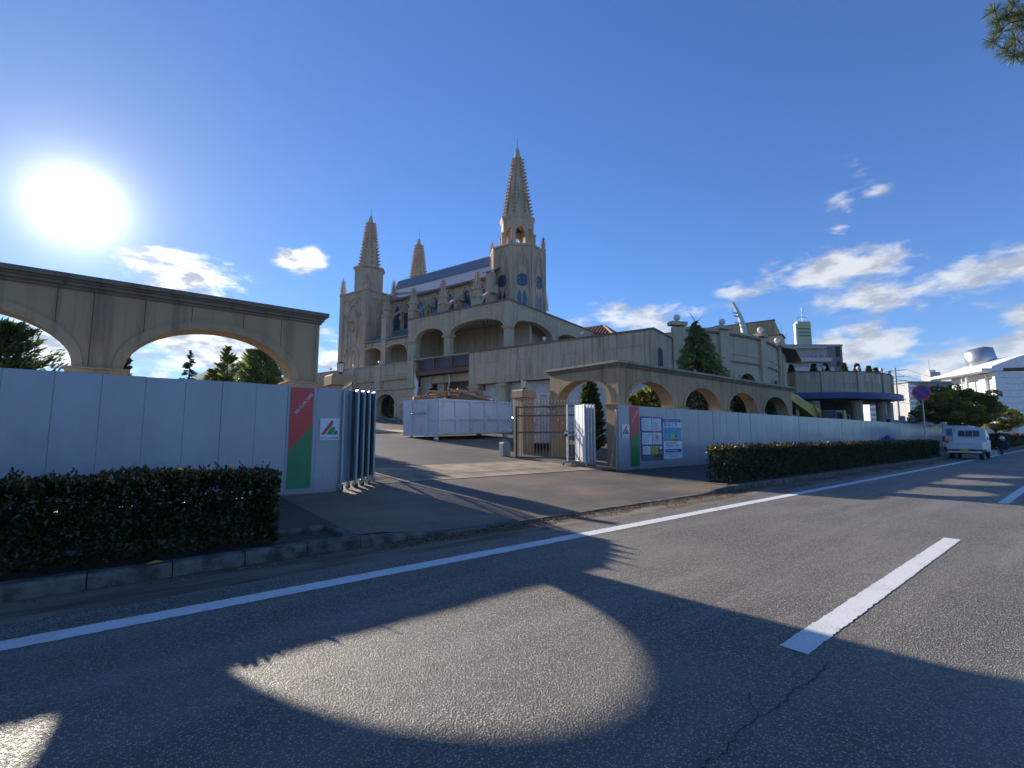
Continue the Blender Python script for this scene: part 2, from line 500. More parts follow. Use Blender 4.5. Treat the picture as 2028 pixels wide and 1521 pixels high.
# ------------------------------------------------------------------ leaves in bulk
def leafmesh(name, mat, pos, size, aim=None, spread=1.0, aspect=.5, var=None, parent=None, fold=True, kind='stuff'):
    """pos (N,3); every leaf a folded diamond of its own; aim (N,3) preferred long axis"""
    n = len(pos)
    pos = np.asarray(pos, float)
    size = np.broadcast_to(np.asarray(size, float), (n,))[:, None]
    d = RNG.normal(size=(n, 3))
    d /= np.linalg.norm(d, axis=1, keepdims=True)
    if aim is not None:
        d = np.asarray(aim, float) + d * spread
        d /= np.linalg.norm(d, axis=1, keepdims=True) + 1e-9
    e = RNG.normal(size=(n, 3))
    w = np.cross(d, e); w /= np.linalg.norm(w, axis=1, keepdims=True) + 1e-9
    nn = np.cross(d, w)
    L = size * RNG.uniform(.7, 1.3, (n, 1)); Wd = L * aspect
    V = np.empty((n, 4, 3))
    V[:, 0] = pos - d * L * .5
    V[:, 1] = pos + w * Wd * .5 + nn * Wd * .16 + d * L * .05
    V[:, 2] = pos + d * L * .5 - nn * Wd * .2
    V[:, 3] = pos - w * Wd * .5 + nn * Wd * .16 + d * L * .05
    me = bpy.data.meshes.new(name)
    me.vertices.add(n * 4); me.vertices.foreach_set('co', V.reshape(-1))
    tri = np.array([[0, 1, 2], [0, 2, 3]])
    idx = (np.arange(n)[:, None, None] * 4 + tri[None]).reshape(-1)
    me.loops.add(n * 6); me.loops.foreach_set('vertex_index', idx.astype(np.int32))
    me.polygons.add(n * 2)
    me.polygons.foreach_set('loop_start', np.arange(0, n * 6, 3, dtype=np.int32))
    me.polygons.foreach_set('loop_total', np.full(n * 2, 3, dtype=np.int32))
    a = me.attributes.new('var', 'FLOAT', 'POINT')
    var = RNG.uniform(0, 1, n) if var is None else np.asarray(var)
    a.data.foreach_set('value', np.repeat(var, 4).astype(np.float32))
    me.materials.append(mat)
    me.update(calc_edges=True); me.validate()
    o = bpy.data.objects.new(name, me)
    link(o, parent)
    if kind: o['kind'] = kind
    return o


# ------------------------------------------------------------------ ground profile
def side(v): return .13 + .12 * min(max((v - 6.0) / 3.4, 0), 1)
def prof(v):
    if v < 5.6: return 0.0
    if v < 9.4: return side(v)
    return .25 + .073 * (min(v, 44) - 9.4)


def sm(x, a, b):
    t = min(max((x - a) / (b - a), 0), 1); return t * t * (3 - 2 * t)


def grid(name, us, vs, zf, mat, z_off=0.0):
    mb = MB(); nv = len(vs)
    for u in us:
        for v in vs: mb.pt((u, v, zf(u, v) + z_off))
    for i in range(len(us) - 1):
        for j in range(nv - 1):
            mb.face((i * nv + j, (i + 1) * nv + j, (i + 1) * nv + j + 1, i * nv + j + 1))
    return struct(mb.build(name, mat, smooth=True))


def drive_z(u, v):
    r = sm(u, 2.35, 3.6) * (1 - sm(u, 10.0, 11.3))
    d = .035 + .215 * min(max((v - 5.75) / 3.65, 0), 1)
    return side(v) * (1 - r) + d * r


ground = grid('ground', [-2500, -60, -20, 0, 20, 60, 200, 2500], [-2500, -40, -9, 5.5, 5.9, 9.4, 20, 32, 44, 120, 3000], lambda u, v: prof(v) - .09, MT['ground'])
road = grid('road', [-120, -10, 0, 10, 30, 400], [-7.2, 4.95], lambda u, v: 0.0, MT['road'])
gutter = grid('gutter', [-120, 0, 20, 400], [4.952, 5.6], lambda u, v: .0, MT['gutter'])
usw = [-60, -8, 2.3, 2.6, 2.9, 3.2, 3.6, 6, 9, 10, 10.4, 10.8, 11.3]
left_walk = grid('sidewalk_left', [-60, -8, 2.298], [6.57, 7.5, 9.6], lambda u, v: side(v), MT['walk'])
drv = grid('driveway', usw[2:], [5.75, 6.2, 6.57, 7.5, 8.5, 9.4, 9.8], lambda u, v: drive_z(u, v) if v < 9.5 else .25 + .073 * .4, MT['drive'])
right_walk = grid('sidewalk_right', [11.302, 30, 150, 400], [6.57, 7.5, 9.6], lambda u, v: side(v), MT['walk'])
yard = grid('yard', [-30, 2, 20, 45, 75], [9.62, 12, 20, 30, 44, 60], lambda u, v: prof(v), MT['yard'], -.006)
apron = grid('entrance_apron', [4.2, 8, 11.9], [9.83, 11, 12.35], lambda u, v: prof(v), MT['apron'], .003)
far_walk = grid('opposite_sidewalk', [-120, 400], [-10.5, -7.35], lambda u, v: .14, MT['walk'])

# painted lines and joints
def marking(name, u0, u1, v0, v1, zf, mat=None, n=1):
    mb = MB()
    for k in range(n):
        a = u0 + (u1 - u0) * k / n; b = u0 + (u1 - u0) * (k + 1) / n
        mb.poly([(a, v0, zf(a, v0)), (b, v0, zf(b, v0)), (b, v1, zf(b, v1)), (a, v1, zf(a, v1))])
    return struct(mb.build(name, mat or MT['line']))


def ragged_line(name, u0, u1, v0, v1, step):
    mb = MB(); n = int((u1 - u0) / step)
    ra = random.Random(5 + int(u0 * 7))
    jit = lambda: ra.uniform(-.006, .006)
    a = [(u0 + (u1 - u0) * k / n, v0 + jit(), .004) for k in range(n + 1)]
    b = [(u0 + (u1 - u0) * k / n, v1 + jit(), .004) for k in range(n + 1)]
    for k in range(n): mb.poly([a[k], a[k + 1], b[k + 1], b[k]])
    return struct(mb.build(name, MT['line']))


ragged_line('edge_line', -14, 40, 4.36, 4.56, .035)
marking('edge_line', 40.02, 300, 4.36, 4.56, lambda u, v: .004)
for k in range(-2, 14):
    u0 = 3.3 + 10.04 * k
    if k in (0, 1): ragged_line('centre_dash', u0, u0 + 5.03, 1.225, 1.385, .03)
    else: marking('centre_dash', u0, u0 + 5.03, 1.225, 1.385, lambda u, v: .004)
marking('edge_line', -120, 300, -4.2, -4.02, lambda u, v: .004)
marking('entrance_line', 4.3, 11.2, 9.84, 9.93, lambda u, v: prof(v) + .008, MT['coping'])
marking('gate_rail', 4.6, 11.4, 10.62, 10.66, lambda u, v: prof(v) + .008, MT['groove'])
marking('gate_rail', 4.6, 11.4, 10.42, 10.45, lambda u, v: prof(v) + .008, MT['groove'])
# worn painted turning arc in the yard entrance
mb = MB()
pin = [(5.2 + 1.6 * cos(t), 11.0 + 1.6 * sin(t)) for t in np.linspace(-.2, 1.35, 16)]
pou = [(5.2 + 1.66 * cos(t), 11.0 + 1.66 * sin(t)) for t in np.linspace(-.2, 1.35, 16)]
for a, b, c, d in zip(pin, pin[1:], pou[1:], pou):
    mb.poly([(*p, prof(p[1]) + .009) for p in (a, b, c, d)])
struct(mb.build('worn_arc_line', MT['coping']))
# the long crack in the road
mb = MB(); ra = random.Random(3)
cr = [(3.26, 1.11), (3.0, 1.09), (2.75, 1.12), (2.57, 1.09), (2.41, 1.13), (2.22, 1.12), (2.04, 1.1), (1.9, 1.11), (1.5, 1.08), (1.0, 1.13), (.2, 1.1)]
pts = []
for a, b in zip(cr, cr[1:]):
    for k in range(5):
        t = k / 5; pts.append((a[0] + (b[0] - a[0]) * t + ra.uniform(-.008, .008), a[1] + (b[1] - a[1]) * t + ra.uniform(-.012, .012)))
for a, b in zip(pts, pts[1:]):
    w0, w1 = ra.uniform(.0008, .005), ra.uniform(.0008, .005)
    mb.poly([(a[0], a[1] - w0, .003), (b[0], b[1] - w1, .003), (b[0], b[1] + w1, .003), (a[0], a[1] + w0, .003)])
br = [(2.43, 1.13), (2.47, 1.17), (2.53, 1.22), (2.6, 1.25)]
for a, b in zip(br, br[1:]):
    mb.poly([(a[0], a[1] - .004, .0032), (b[0], b[1] - .002, .0032), (b[0], b[1] + .002, .0032), (a[0], a[1] + .004, .0032)])
struct(mb.build('road_crack', MT['black']))

# kerbs: stones laid one by one
def kerb_run(name, u0, u1, v0, v1, z0f, z1f, step):
    e = bpy.data.objects.new(name, None); link(e); struct(e)
    n = max(1, round((u1 - u0) / step)); w = (u1 - u0) / n
    ra = random.Random(int(u0 * 10) + 91)
    cache = {}
    for k in range(n):
        a = u0 + w * k + .005; b = u0 + w * (k + 1) - .005
        za, zb = z1f(a), z1f(b)
        dz = ra.uniform(-.004, .004); dv = ra.uniform(-.004, .004)
        c = .018
        mb = MB()
        prof_ = lambda z: [(v0, -.05), (v0, z - c * 1.6), (v0 + c, z - c * .4), (v0 + c * 1.8, z), (v1, z), (v1, -.05)]
        key = (round(za - zb, 3), round(za, 3))
        if key in cache:
            o = bpy.data.objects.new('kerb_stone', cache[key]); link(o, e)
        else:
            A = [mb.pt((0, p[0], p[1])) for p in prof_(za)]; B = [mb.pt((b - a, p[0], p[1])) for p in prof_(zb)]
            mb.face(A); mb.face(B[::-1])
            for i in range(len(A)): mb.face((A[i], A[(i + 1) % 6], B[(i + 1) % 6], B[i]))
            o = mb.build('kerb_stone', MT['concrete'], e); cache[key] = o.data
        o.location = (a, dv, dz)
    return e


kerb_run('kerb', -14, 2.3, 5.6, 5.75, None, lambda u: .13, .6)
kerb_run('kerb', 2.3, 11.2, 5.6, 5.745, None, lambda u: .13 - .095 * sm(u, 2.4, 3.5) + .095 * sm(u, 9.9, 11.1), .6)
kerb_run('kerb', 11.2, 60, 5.6, 5.75, None, lambda u: .13, .61)
kerb_run('kerb', 60, 180, 5.6, 5.75, None, lambda u: .13, 10)
kerb_run('planter_kerb', -14, 2.16, 6.44, 6.56, None, lambda u: .15, .6)
kerb_run('planter_kerb', 11.5, 60, 6.44, 6.56, None, lambda u: .15, .61)
for u0, u1 in ((2.16, 2.3), (11.36, 11.5)):
    e = bpy.data.objects.new('planter_kerb', None); link(e); struct(e)
    MB().cbox(u0, u1, 5.76, 6.56, -.02, .152, .015).build('kerb_stone', MT['concrete'], e)
far_kerb = struct(MB().box(-120, 400, -7.35, -7.2, -.05, .14).build('opposite_kerb', MT['concrete']))


def bed(name, us):
    ra = np.random.default_rng(4)
    vs = [5.752, 5.9, 6.1, 6.3, 6.438]
    return grid(name, us, vs, lambda u, v: .085 + float(ra.uniform(-.012, .014)), MT['soil'])
bed('planting_bed_left', list(np.arange(-14, 2.17, .17)))
bed('planting_bed_right', list(np.arange(11.5, 60, .5)))

# hill far behind the left arcade
mb = MB(); ra = np.random.default_rng(2)
xs = np.linspace(-900, 900, 60)
def ridge(x):
    return 108 + 112 * math.exp(-((x - 262) / 135) ** 2) - 40 * sm(x, 500, 900) + 5 * sin(x * .05) + 3 * sin(x * .13 + 1)
for x in xs:
    zt = ridge(x) - 2
    for (dy, k) in ((0, -.1), (80, .4), (160, .8), (220, 1.0), (420, .6), (700, 0)):
        mb.pt((x + dy * .05, 1320 + dy, max(zt * k + float(ra.uniform(-2.5, 2.5)) * (k > 0), -5)))
for i in range(len(xs) - 1):
    for j in range(5): mb.face((i * 6 + j, (i + 1) * 6 + j, (i + 1) * 6 + j + 1, i * 6 + j + 1))
MT['hill'] = simple('wooded_hillside', (.05, .075, .06), .95, c2=(.085, .105, .085), sc=.02)
struct(mb.build('hills', MT['hill'], smooth=True))


# ------------------------------------------------------------------ walls made of panels, with arches
WP = {}
_link0 = link
def link(o, parent=None):
    COL.objects.link(o)
    if parent is not None:
        o.parent = parent
        if parent.name in WP: o.matrix_parent_inverse = WP[parent.name]
    return o


def wthing(name, label, cat, loc=(0, 0, 0), group=None):
    """a thing whose parts are given in world coordinates; the Empty sits at its base"""
    o = thing(name, label, cat, loc, 0.0, group)
    WP[o.name] = Matrix.Translation(-Vector(loc))
    return o


def arch_z(x, a):
    xc, half, zs, rise = a[:4]
    t = min(abs(x - xc) / half, 1.0)
    if len(a) > 4 and a[4] == 'p': return zs + rise * (1 - t ** 1.7)
    return zs + rise * sqrt(max(0, 1 - t * t))


def strip_wall(mb, s0, s1, base, top, arches, t0, t1, seg=22):
    xs = {s0, s1}
    for a in arches:
        for k in range(seg + 1):
            x = a[0] - a[1] * cos(pi * k / seg)
            if s0 < x < s1: xs.add(x)
    xs = sorted(xs)
    xs = [xs[0]] + [b for a, b in zip(xs, xs[1:]) if b - a > 1e-5]
    topf = top if callable(top) else (lambda x: top)
    basef = base if callable(base) else (lambda x: base)
    for a, b in zip(xs, xs[1:]):
        mid = (a + b) / 2; z0, z1 = basef(a), basef(b)
        for ar in arches:
            if abs(mid - ar[0]) < ar[1]: z0, z1 = arch_z(a, ar), arch_z(b, ar)
        ta, tb = topf(a), topf(b)
        if ta - z0 < .002 and tb - z1 < .002: continue
        mb.hexa([(a, t0, z0), (b, t0, z1), (b, t1, z1), (a, t1, z0), (a, t0, ta), (b, t0, tb), (b, t1, tb), (a, t1, ta)])


def panel_wall(parent, mp, s0, s1, base, top, arches, breaks, mat, th, joint=.016, name='wall_panel', face=.03, core='wall_core'):
    bs = [s0] + [b for b in sorted(breaks) if s0 + .05 < b < s1 - .05] + [s1]
    for a, b in zip(bs, bs[1:]):
        mb = MB(mp)
        strip_wall(mb, a + (joint / 2 if a > s0 else 0), b - (joint / 2 if b < s1 else 0), base, top, arches, 0, face)
        if mb.v: mb.build(name, mat, parent)
    ar2 = [(a[0], a[1] + .012, a[2], a[3] + .012, *a[4:]) for a in arches]
    topm = (lambda x: top(x) - .01) if callable(top) else top - .01
    mb = MB(mp); strip_wall(mb, s0 + .01, s1 - .01, base, topm, ar2, face - .008, face); mb.build('joint_backing', MT['groove'], parent)
    mb = MB(mp); strip_wall(mb, s0, s1, base, top, arches, face, th); mb.build(core, mat, parent)


def arch_pts(a, grow=0.0, n=22):
    return [(a[0] - (a[1] + grow) * cos(pi * k / n), arch_z(a[0] - a[1] * cos(pi * k / n), a) + grow * sin(pi * k / n) ** .6) for k in range(n + 1)]


def arch_ring(parent, mp, a, w, t0, t1, mat, name='arch_moulding'):
    mb = MB(mp); mb.band(arch_pts(a, .0), arch_pts(a, w), t0, t1); return mb.build(name, mat, parent)


# ------------------------------------------------------------------ roadside arcades
def arcade(label, loc, u0, u1, v0, centres, ret_u, ret_v1, ret_dir, ret_c, joints, ret=True, half=1.35):
    """long side along the road at v0 and a return leading to the gate at ret_u (outer face towards -u or +u)"""
    e = wthing('arcade_wall', label, 'wall', loc)
    AR = [(c, half, 2.36, .82) for c in centres]
    mp = lambda s, t, z: (s, v0 + t, z)
    base = .2
    breaks = []
    for c in centres: breaks += [c - 1.7, c - 1.05, c - .4, c + .4, c + 1.05, c + 1.7]
    breaks = sorted(breaks); breaks = [b for i, b in enumerate(breaks) if i == 0 or b - breaks[i - 1] > .3]
    panel_wall(e, mp, u0, u1, base, 3.56, AR, breaks, MT['tan'], .5, .009)
    for a in AR: arch_ring(e, mp, a, .13, -.022, .0, MT['tan'])
    # return side
    vs, ve = v0 + .5, ret_v1
    RA = [(ret_c, 1.24, 2.42, .84)]
    vs, ve = v0 + .5, ret_v1
    if ret_dir < 0: mpr = lambda s, t, z: (ret_u + t, s, z)
    else: mpr = lambda s, t, z: (ret_u - t, s, z)
    if ret: panel_wall(e, mpr, vs, ve, lambda s: prof(s) - .1, 3.56, RA, [ret_c - 1.0, ret_c - .3, ret_c + .3, ret_c + 1.0], MT['tan'], .5, .009)
    if ret: arch_ring(e, mpr, RA[0], .13, -.022, 0, MT['tan'])
    # stepped cornice round the L
    ru0, ru1 = (ret_u, ret_u + .5) if ret_dir < 0 else (ret_u - .5, ret_u)
    for k, (z0, z1, o) in enumerate(((3.56, 3.61, .035), (3.61, 3.665, .07), (3.665, 3.70, .1), (3.70, 3.775, .14))):
        m_ = MT['cornice'] if k < 3 else MT['coping'] if ret_dir < 0 else MT['cornice']
        la, lb = (u0 - o, u1 + o)
        o2 = o if k else .03
        poly = [(la, v0 - o), (lb, v0 - o), (lb, v0 + .5 + o)]
        if not ret: poly += [(la, v0 + .5 + o)]
        elif ret_dir < 0: poly += [(ru1 + o, v0 + .5 + o), (ru1 + o, ve + o), (la, ve + o)]
        else: poly += [(lb, ve + o), (ru0 - o, ve + o), (ru0 - o, v0 + .5 + o), (la, v0 + .5 + o)]; poly.pop(2)
        MB().prism([(x, y, z0) for x, y in poly], (0, 0, z1 - z0)).build('cornice_course', m_, e)
    # capitals of the piers
    edges = sorted([(c - half) for c in centres] + [(c + half) for c in centres])
    piers = [(u0, edges[0])] + [(edges[i], edges[i + 1]) for i in range(1, len(edges) - 1, 2)] + [(edges[-1], u1)]
    for a, b in piers:
        if b - a < .1: continue
        mb = MB(); mb.box(a - .03, b + .03, v0 - .03, v0 + .53, 2.22, 2.28); mb.box(a - .07, b + .07, v0 - .07, v0 + .57, 2.28, 2.335); mb.box(a - .1, b + .1, v0 - .1, v0 + .6, 2.335, 2.362)
        mb.build('capital', MT['tan'], e)
    if not ret: return e
    a, b = ret_c + 1.24, ve
    mb = MB(); mb.box(ru0 - .03, ru1 + .03, a - .03, b + .03, 2.28, 2.33); mb.box(ru0 - .08, ru1 + .08, a - .08, b + .08, 2.33, 2.40); mb.box(ru0 - .11, ru1 + .11, a - .11, b + .11, 2.40, 2.43)
    mb.build('capital', MT['tan'], e)
    return e


arcade('weathered tan arcade wall with wide arches behind the hoarding with the large red and green banner', (-2, 9.9, .2), -9.6, 3.05, 9.9,
       [1.28, -1.89, -5.06], 3.05, 13.1, 1, 11.75, 1, False, 1.28)
arcade('tan four arch arcade wall with pale coping, turning towards the spiked gate', (19, 9.9, .2), 12.6, 26.7, 9.9,
       [14.45, 17.95, 21.35, 24.75], 12.6, 13.1, -1, 11.52, 1)


# ------------------------------------------------------------------ lettering
def text_obj(s, size, mat, parent, org, name='lettering', right=(1, 0, 0), up=(0, 0, 1), align='LEFT', rot=0.0, squeeze=1.0):
    cu = bpy.data.curves.new('txt', 'FONT'); cu.body = s; cu.size = size; cu.align_x = align; cu.resolution_u = 2
    t = bpy.data.objects.new('txt', cu); COL.objects.link(t)
    dg = bpy.context.evaluated_depsgraph_get()
    me = bpy.data.meshes.new_from_object(t.evaluated_get(dg))
    bpy.data.objects.remove(t)
    right, up, org = Vector(right), Vector(up), Vector(org)
    for v in me.vertices:
        x, y = v.co.x * squeeze, v.co.y
        x, y = x * cos(rot) - y * sin(rot), x * sin(rot) + y * cos(rot)
        v.co = org + right * x + up * y
    me.materials.clear(); me.materials.append(mat)
    o = bpy.data.objects.new(name, me)
    return link(o, parent)


def seg(x0, y0, x1, y1, w): return [(x0 - w / 2, y0), (x0 + w / 2, y0), (x1 + w / 2, y1), (x1 - w / 2, y1)]
def rect(x0, x1, y0, y1): return [(x0, y0), (x1, y0), (x1, y1), (x0, y1)]
SER = {
    'M': (1.1, [seg(.16, 0, .16, 1, .09), seg(.94, 0, .94, 1, .17), seg(.2, 1, .55, 0, .17), seg(.9, 1, .55, 0, .09), rect(.02, .3, 0, .06), rect(.02, .2, .94, 1), rect(.76, 1.1, 0, .06), rect(.9, 1.1, .94, 1)]),
    'U': (.95, [seg(.2, .25, .2, 1, .17), seg(.78, .25, .78, 1, .09), rect(.04, .36, .94, 1), rect(.66, .92, .94, 1), [(.12, .25), (.29, .25), (.36, .1), (.5, .06), (.5, 0), (.3, .02), (.18, .1)], [(.5, 0), (.5, .06), (.66, .1), (.735, .25), (.825, .25), (.76, .08), (.64, .01)]]),
    'R': (.95, [seg(.2, 0, .2, 1, .17), rect(.04, .36, 0, .06), rect(.04, .5, .94, 1), rect(.25, .55, .48, .54), [(.5, 1), (.66, .97), (.76, .86), (.76, .68), (.68, .54), (.52, .48), (.52, .54), (.58, .6), (.6, .75), (.58, .9), (.5, .94)], seg(.5, .5, .82, 0, .17), rect(.72, .95, 0, .06)]),
    'A': (.95, [seg(.14, 0, .47, 1, .08), seg(.8, 0, .47, 1, .17), rect(.26, .68, .3, .37), rect(.0, .28, 0, .06), rect(.66, .95, 0, .06)]),
    'K': (.98, [seg(.2, 0, .2, 1, .17), rect(.04, .36, 0, .06), rect(.04, .36, .94, 1), seg(.28, .42, .78, 1, .09), seg(.42, .58, .84, 0, .17), rect(.66, .9, .94, 1), rect(.7, .98, 0, .06)]),
    'I': (.42, [seg(.21, 0, .21, 1, .17), rect(.04, .38, 0, .06), rect(.04, .38, .94, 1)]),
}
def serif_word(word, h, length, org, rot, mat, parent, y, name='lettering'):
    """serif capitals on the plane of the hoarding: org = (u, z) of the baseline start"""
    tot = sum(SER[c][0] + .1 for c in word); k = length / tot
    mb = MB(); x = 0
    for i, c in enumerate(word):
        for j, pl in enumerate(SER[c][1]):
            q = []
            for px, py in pl:
                a, b = (x + px) * k, py * h
                q.append((org[0] + a * cos(rot) - b * sin(rot), y - .0002 * j, org[1] + a * sin(rot) + b * cos(rot)))
            mb.poly(q)
        x += SER[c][0] + .1
    return mb.build(name, mat, parent)


# ------------------------------------------------------------------ hoardings
HV = 9.38          # plane of the hoarding faces
def panel_mesh(w, z0, z1):
    mb = MB(); n = 6
    prof_ = [(-w / 2 + .001, .022), (-w / 2 + .0015, .003), (-w / 2 + .006, 0.0)]
    prof_ += [(-w / 2 + .02 + (w - .04) * k / n, -.0035 * sin(pi * k / n)) for k in range(1, n)]
    prof_ += [(w / 2 - .006, 0.0), (w / 2 - .0015, .003), (w / 2 - .001, .022)]
    for (a, b) in zip(prof_, prof_[1:]):
        mb.poly([(a[0], a[1], z0), (b[0], b[1], z0), (b[0], b[1], z1), (a[0], a[1], z1)])
    mb.poly([(p[0], p[1], z1) for p in prof_]); mb.poly([(p[0], p[1], z0) for p in prof_][::-1])
    mb.box(-w / 2 - .03, w / 2 - .045, .024, .03, z0 + .001, z1 - .001)  # rear strip laps the next panel, added to block sun through gaps
    return mb


def hoarding(label, u0, n, w, zt, flip):
    e = wthing('hoarding', label, 'fence', (u0 + n * w / 2, HV, .25))
    data = None; ra = random.Random(n)
    for k in range(n):
        uc = u0 + w * (k + .5)
        if data is None:
            o = panel_mesh(w, .25, zt).build('hoarding_panel', MT['hoard'], e); data = o.data
            o.data.polygons.foreach_set('use_smooth', [False] * len(data.polygons))
        else:
            o = bpy.data.objects.new('hoarding_panel', data); link(o, e)
        o.location = (uc, HV + ra.uniform(-.003, .003), ra.uniform(-.006, .006))
        o.rotation_euler = (ra.uniform(-.004, .004), 0, ra.uniform(-.012, .012))
    # scaffold tube frame behind
    mb = MB()
    for z in (.6, 1.25, 1.95): mb.tube([(u0, HV + .08, z), (u0 + n * w, HV + .08, z)], .024, 6)
    mb.build('rail', MT['galv'], e)
    m = max(2, int(n * w / 1.8))
    for k in range(m + 1):
        uu = u0 + n * w * k / m
        if uu > 45: break
        uu += .03 if k == 0 else (-.03 if k == m else 0)
        mbp = MB(); mbp.tube([(uu, HV + .12, .2), (uu, HV + .12, 2.12)], .024, 6); mbp.tube([(uu, HV + .12, 1.7), (uu, HV + .36, .3)], .02, 6)
        mbp.build('post', MT['galv'], e)
    return e


def banner(e, u0, u1, z0, z1, zl, zr, tu, tz, th, tl, rot):
    y = HV - .02
    mb = MB(); mb.poly([(u0, y, zl), (u1, y, zr), (u1, y, z1), (u0, y, z1)]); r = mb.build('red_banner', MT['red'], e)
    mb = MB(); mb.poly([(u0, y, z0), (u1, y, z0), (u1, y, zr), (u0, y, zl)]); mb.build('green_banner', MT['green'], e)
    serif_word('MURAKAMI', th, tl, (tu, tz), rot, MT['paper'], r, y - .002)


def logo(e, u0, u1, z0, z1):
    """white plate with a red bar, a green foot with a dot, and the name under it"""
    y = HV - .02
    W, Hh = u1 - u0, z1 - z0
    f = lambda x, q: (u0 + W * x, y - .002, z0 + Hh * q)
    mb = MB(); mb.poly([(u0, y, z0), (u1, y, z0), (u1, y, z1), (u0, y, z1)]); p = mb.build('logo_plate', MT['paper'], e)
    mb = MB(); mb.poly([f(.04, .26), f(.24, .26), f(.69, .78), f(.59, .92)]); mb.build('red_logo_bar', MT['red'], p)
    mb = MB(); mb.poly([f(.32, .26), f(.62, .26), f(.8, .6), f(.58, .6)])
    y -= .0004; c = [f(.8 + .11 * cos(t), .35 + .1 * sin(t)) for t in np.linspace(0, 2 * pi, 20)[:-1]]
    mb.poly(c); mb.poly([f(.6, .26), f(.8, .26), f(.74, .29), f(.64, .3)]); mb.build('green_logo_foot', MT['green'], p)
    serif_word('MURAKAMI', Hh * .09, W * .9, (u0 + W * .05, z0 + Hh * .06), 0, MT['inkd'], p, y - .002)


PW = .52
hl = hoarding('glossy white steel hoarding behind the dark leafy hedge, carrying the large red and green banner', 3.42 - PW * 24, 24, PW, 2.225, 0)
banner(hl, 2.42, 2.835, .35, 2.2, 1.03, 1.5, 2.54, 1.7, .058, .47, R(53))
logo(hl, 2.97, 3.34, 1.22, 1.64)
hr = hoarding('long white steel hoarding with notice boards, running behind the low hedge beyond the gate', 11.93, 92, PW, 2.25, 1)
banner(hr, 12.5, 12.94, .35, 2.235, 1.1, 1.55, 12.61, 1.7, .058, .47, R(53))
logo(hr, 12.06, 12.44, 1.24, 1.66)

# ------------------------------------------------------------------ notice boards
def flat(parent, name, mat, u0, u1, z0, z1, y):
    mb = MB(); mb.box(u0, u1, y, y + .0015, z0, z1); return mb.build(name, mat, parent)


def bars(parent, u0, u1, z0, z1, n, mat, y, seed=0, fill=.8):
    mb = MB(); ra = random.Random(seed); h = (z1 - z0) / n
    for k in range(n):
        z = z1 - h * (k + .5); x = u0
        lim = u0 + (u1 - u0) * ra.uniform(.45, fill)
        while x < lim:
            w = ra.uniform(.02, .09); mb.poly([(x, y, z - h * .2), (min(x + w, lim), y, z - h * .2), (min(x + w, lim), y, z + h * .2), (x, y, z + h * .2)]); x += w + .015
    if mb.v: mb.build('printed_lines', mat, parent)


U = lambda x: 13.02 + (x - 525) / 485 * 1.19
Z = lambda y: 1.93 - (y - 285) / 945 * 1.42
nb = wthing('notice_board', 'blue framed site notice board with four white sheets and a yellow one', 'notice board', (13.6, HV, .51))
yb = HV - .024
flat(nb, 'backing_board', MT['blue'], 13.02, 14.21, .51, 1.93, yb)
flat(nb, 'dark_lower_field', MT['inkd'], U(535), U(1005), Z(1232), Z(905), yb - .003)
for i, (x0, x1, a, b) in enumerate(((543, 765, 592, 322), (777, 988, 592, 322), (547, 768, 888, 636), (780, 990, 888, 636), (556, 724, 1105, 926))):
    sh = flat(nb, 'notice_sheet', MT['paper'], U(x0), U(x1), Z(a), Z(b), yb - .006)
    bars(sh, U(x0) + .03, U(x1) - .03, Z(a) + .03, Z(b) - .03, 9 if i < 4 else 5, MT['ink'], yb - .0072, i, .97)
sy = flat(nb, 'notice_sheet', MT['notyellow'], U(738), U(906), Z(1105), Z(920), yb - .006); sy['label'] = 'yellow notice sheet'
bars(sy, U(750), U(895), Z(1095), Z(935), 5, MT['inkd'], yb - .0072, 9, .97)
flat(nb, 'red_heading_strip', MT['red'], U(690), U(800), Z(312), Z(296), yb - .005)
flat(nb, 'red_heading_strip', MT['red'], U(785), U(980), Z(625), Z(600), yb - .005)
mb = MB(); mb.poly([(U(885) + .06 * cos(t), yb - .0085, Z(730) + .075 * sin(t)) for t in np.linspace(0, 2 * pi, 18)[:-1]]); mb.build('red_seal', MT['red'], nb)
mb = MB(); mb.poly([(U(960) + .085 * cos(t), yb - .005, Z(968) + .06 * sin(t)) for t in np.linspace(0, 2 * pi, 18)[:-1]]); mb.build('white_disc', MT['paper'], nb)
mb = MB(); mb.poly([(U(962) + .05 * cos(t), yb - .005, Z(1065) + .05 * sin(t)) for t in np.linspace(0, 2 * pi, 18)[:-1]]); mb.build('white_disc', MT['ink'], nb)
bars(nb, U(560), U(1000), Z(1222), Z(1125), 3, MT['ink'], yb - .0052, 21, .99)

U = lambda x: 14.27 + (x - 1018) / 418 * 1.13
Z = lambda y: 1.9 - (y - 320) / 880 * 1.38
nb2 = wthing('construction_notice', 'white demolition notice with blue lettering and a picture of a yellow digger', 'notice board', (14.85, HV, .53))
flat(nb2, 'backing_board', MT['paper'], 14.27, 15.4, .52, 1.9, yb)
hd = flat(nb2, 'blue_heading', MT['blue'], U(1020), U(1420), Z(405), Z(330), yb - .003)
text_obj('ご迷惑をおかけします', .098, MT['paper'], hd, (U(1034), yb - .0045, Z(392)))
pic = flat(nb2, 'picture', MT['skyprint'], U(1028), U(1428), Z(775), Z(520), yb - .003)
flat(nb2, 'picture_ground', MT['ink'], U(1028), U(1428), Z(818), Z(775), yb - .003)
mb = MB(); q = lambda x, y: (U(x), yb - .0046, Z(y))
mb.poly([q(1185, 660), q(1215, 640), q(1240, 665), q(1225, 700), q(1200, 700)]); mb.poly([q(1225, 650), q(1262, 668), q(1275, 740), q(1255, 745), q(1240, 690)])
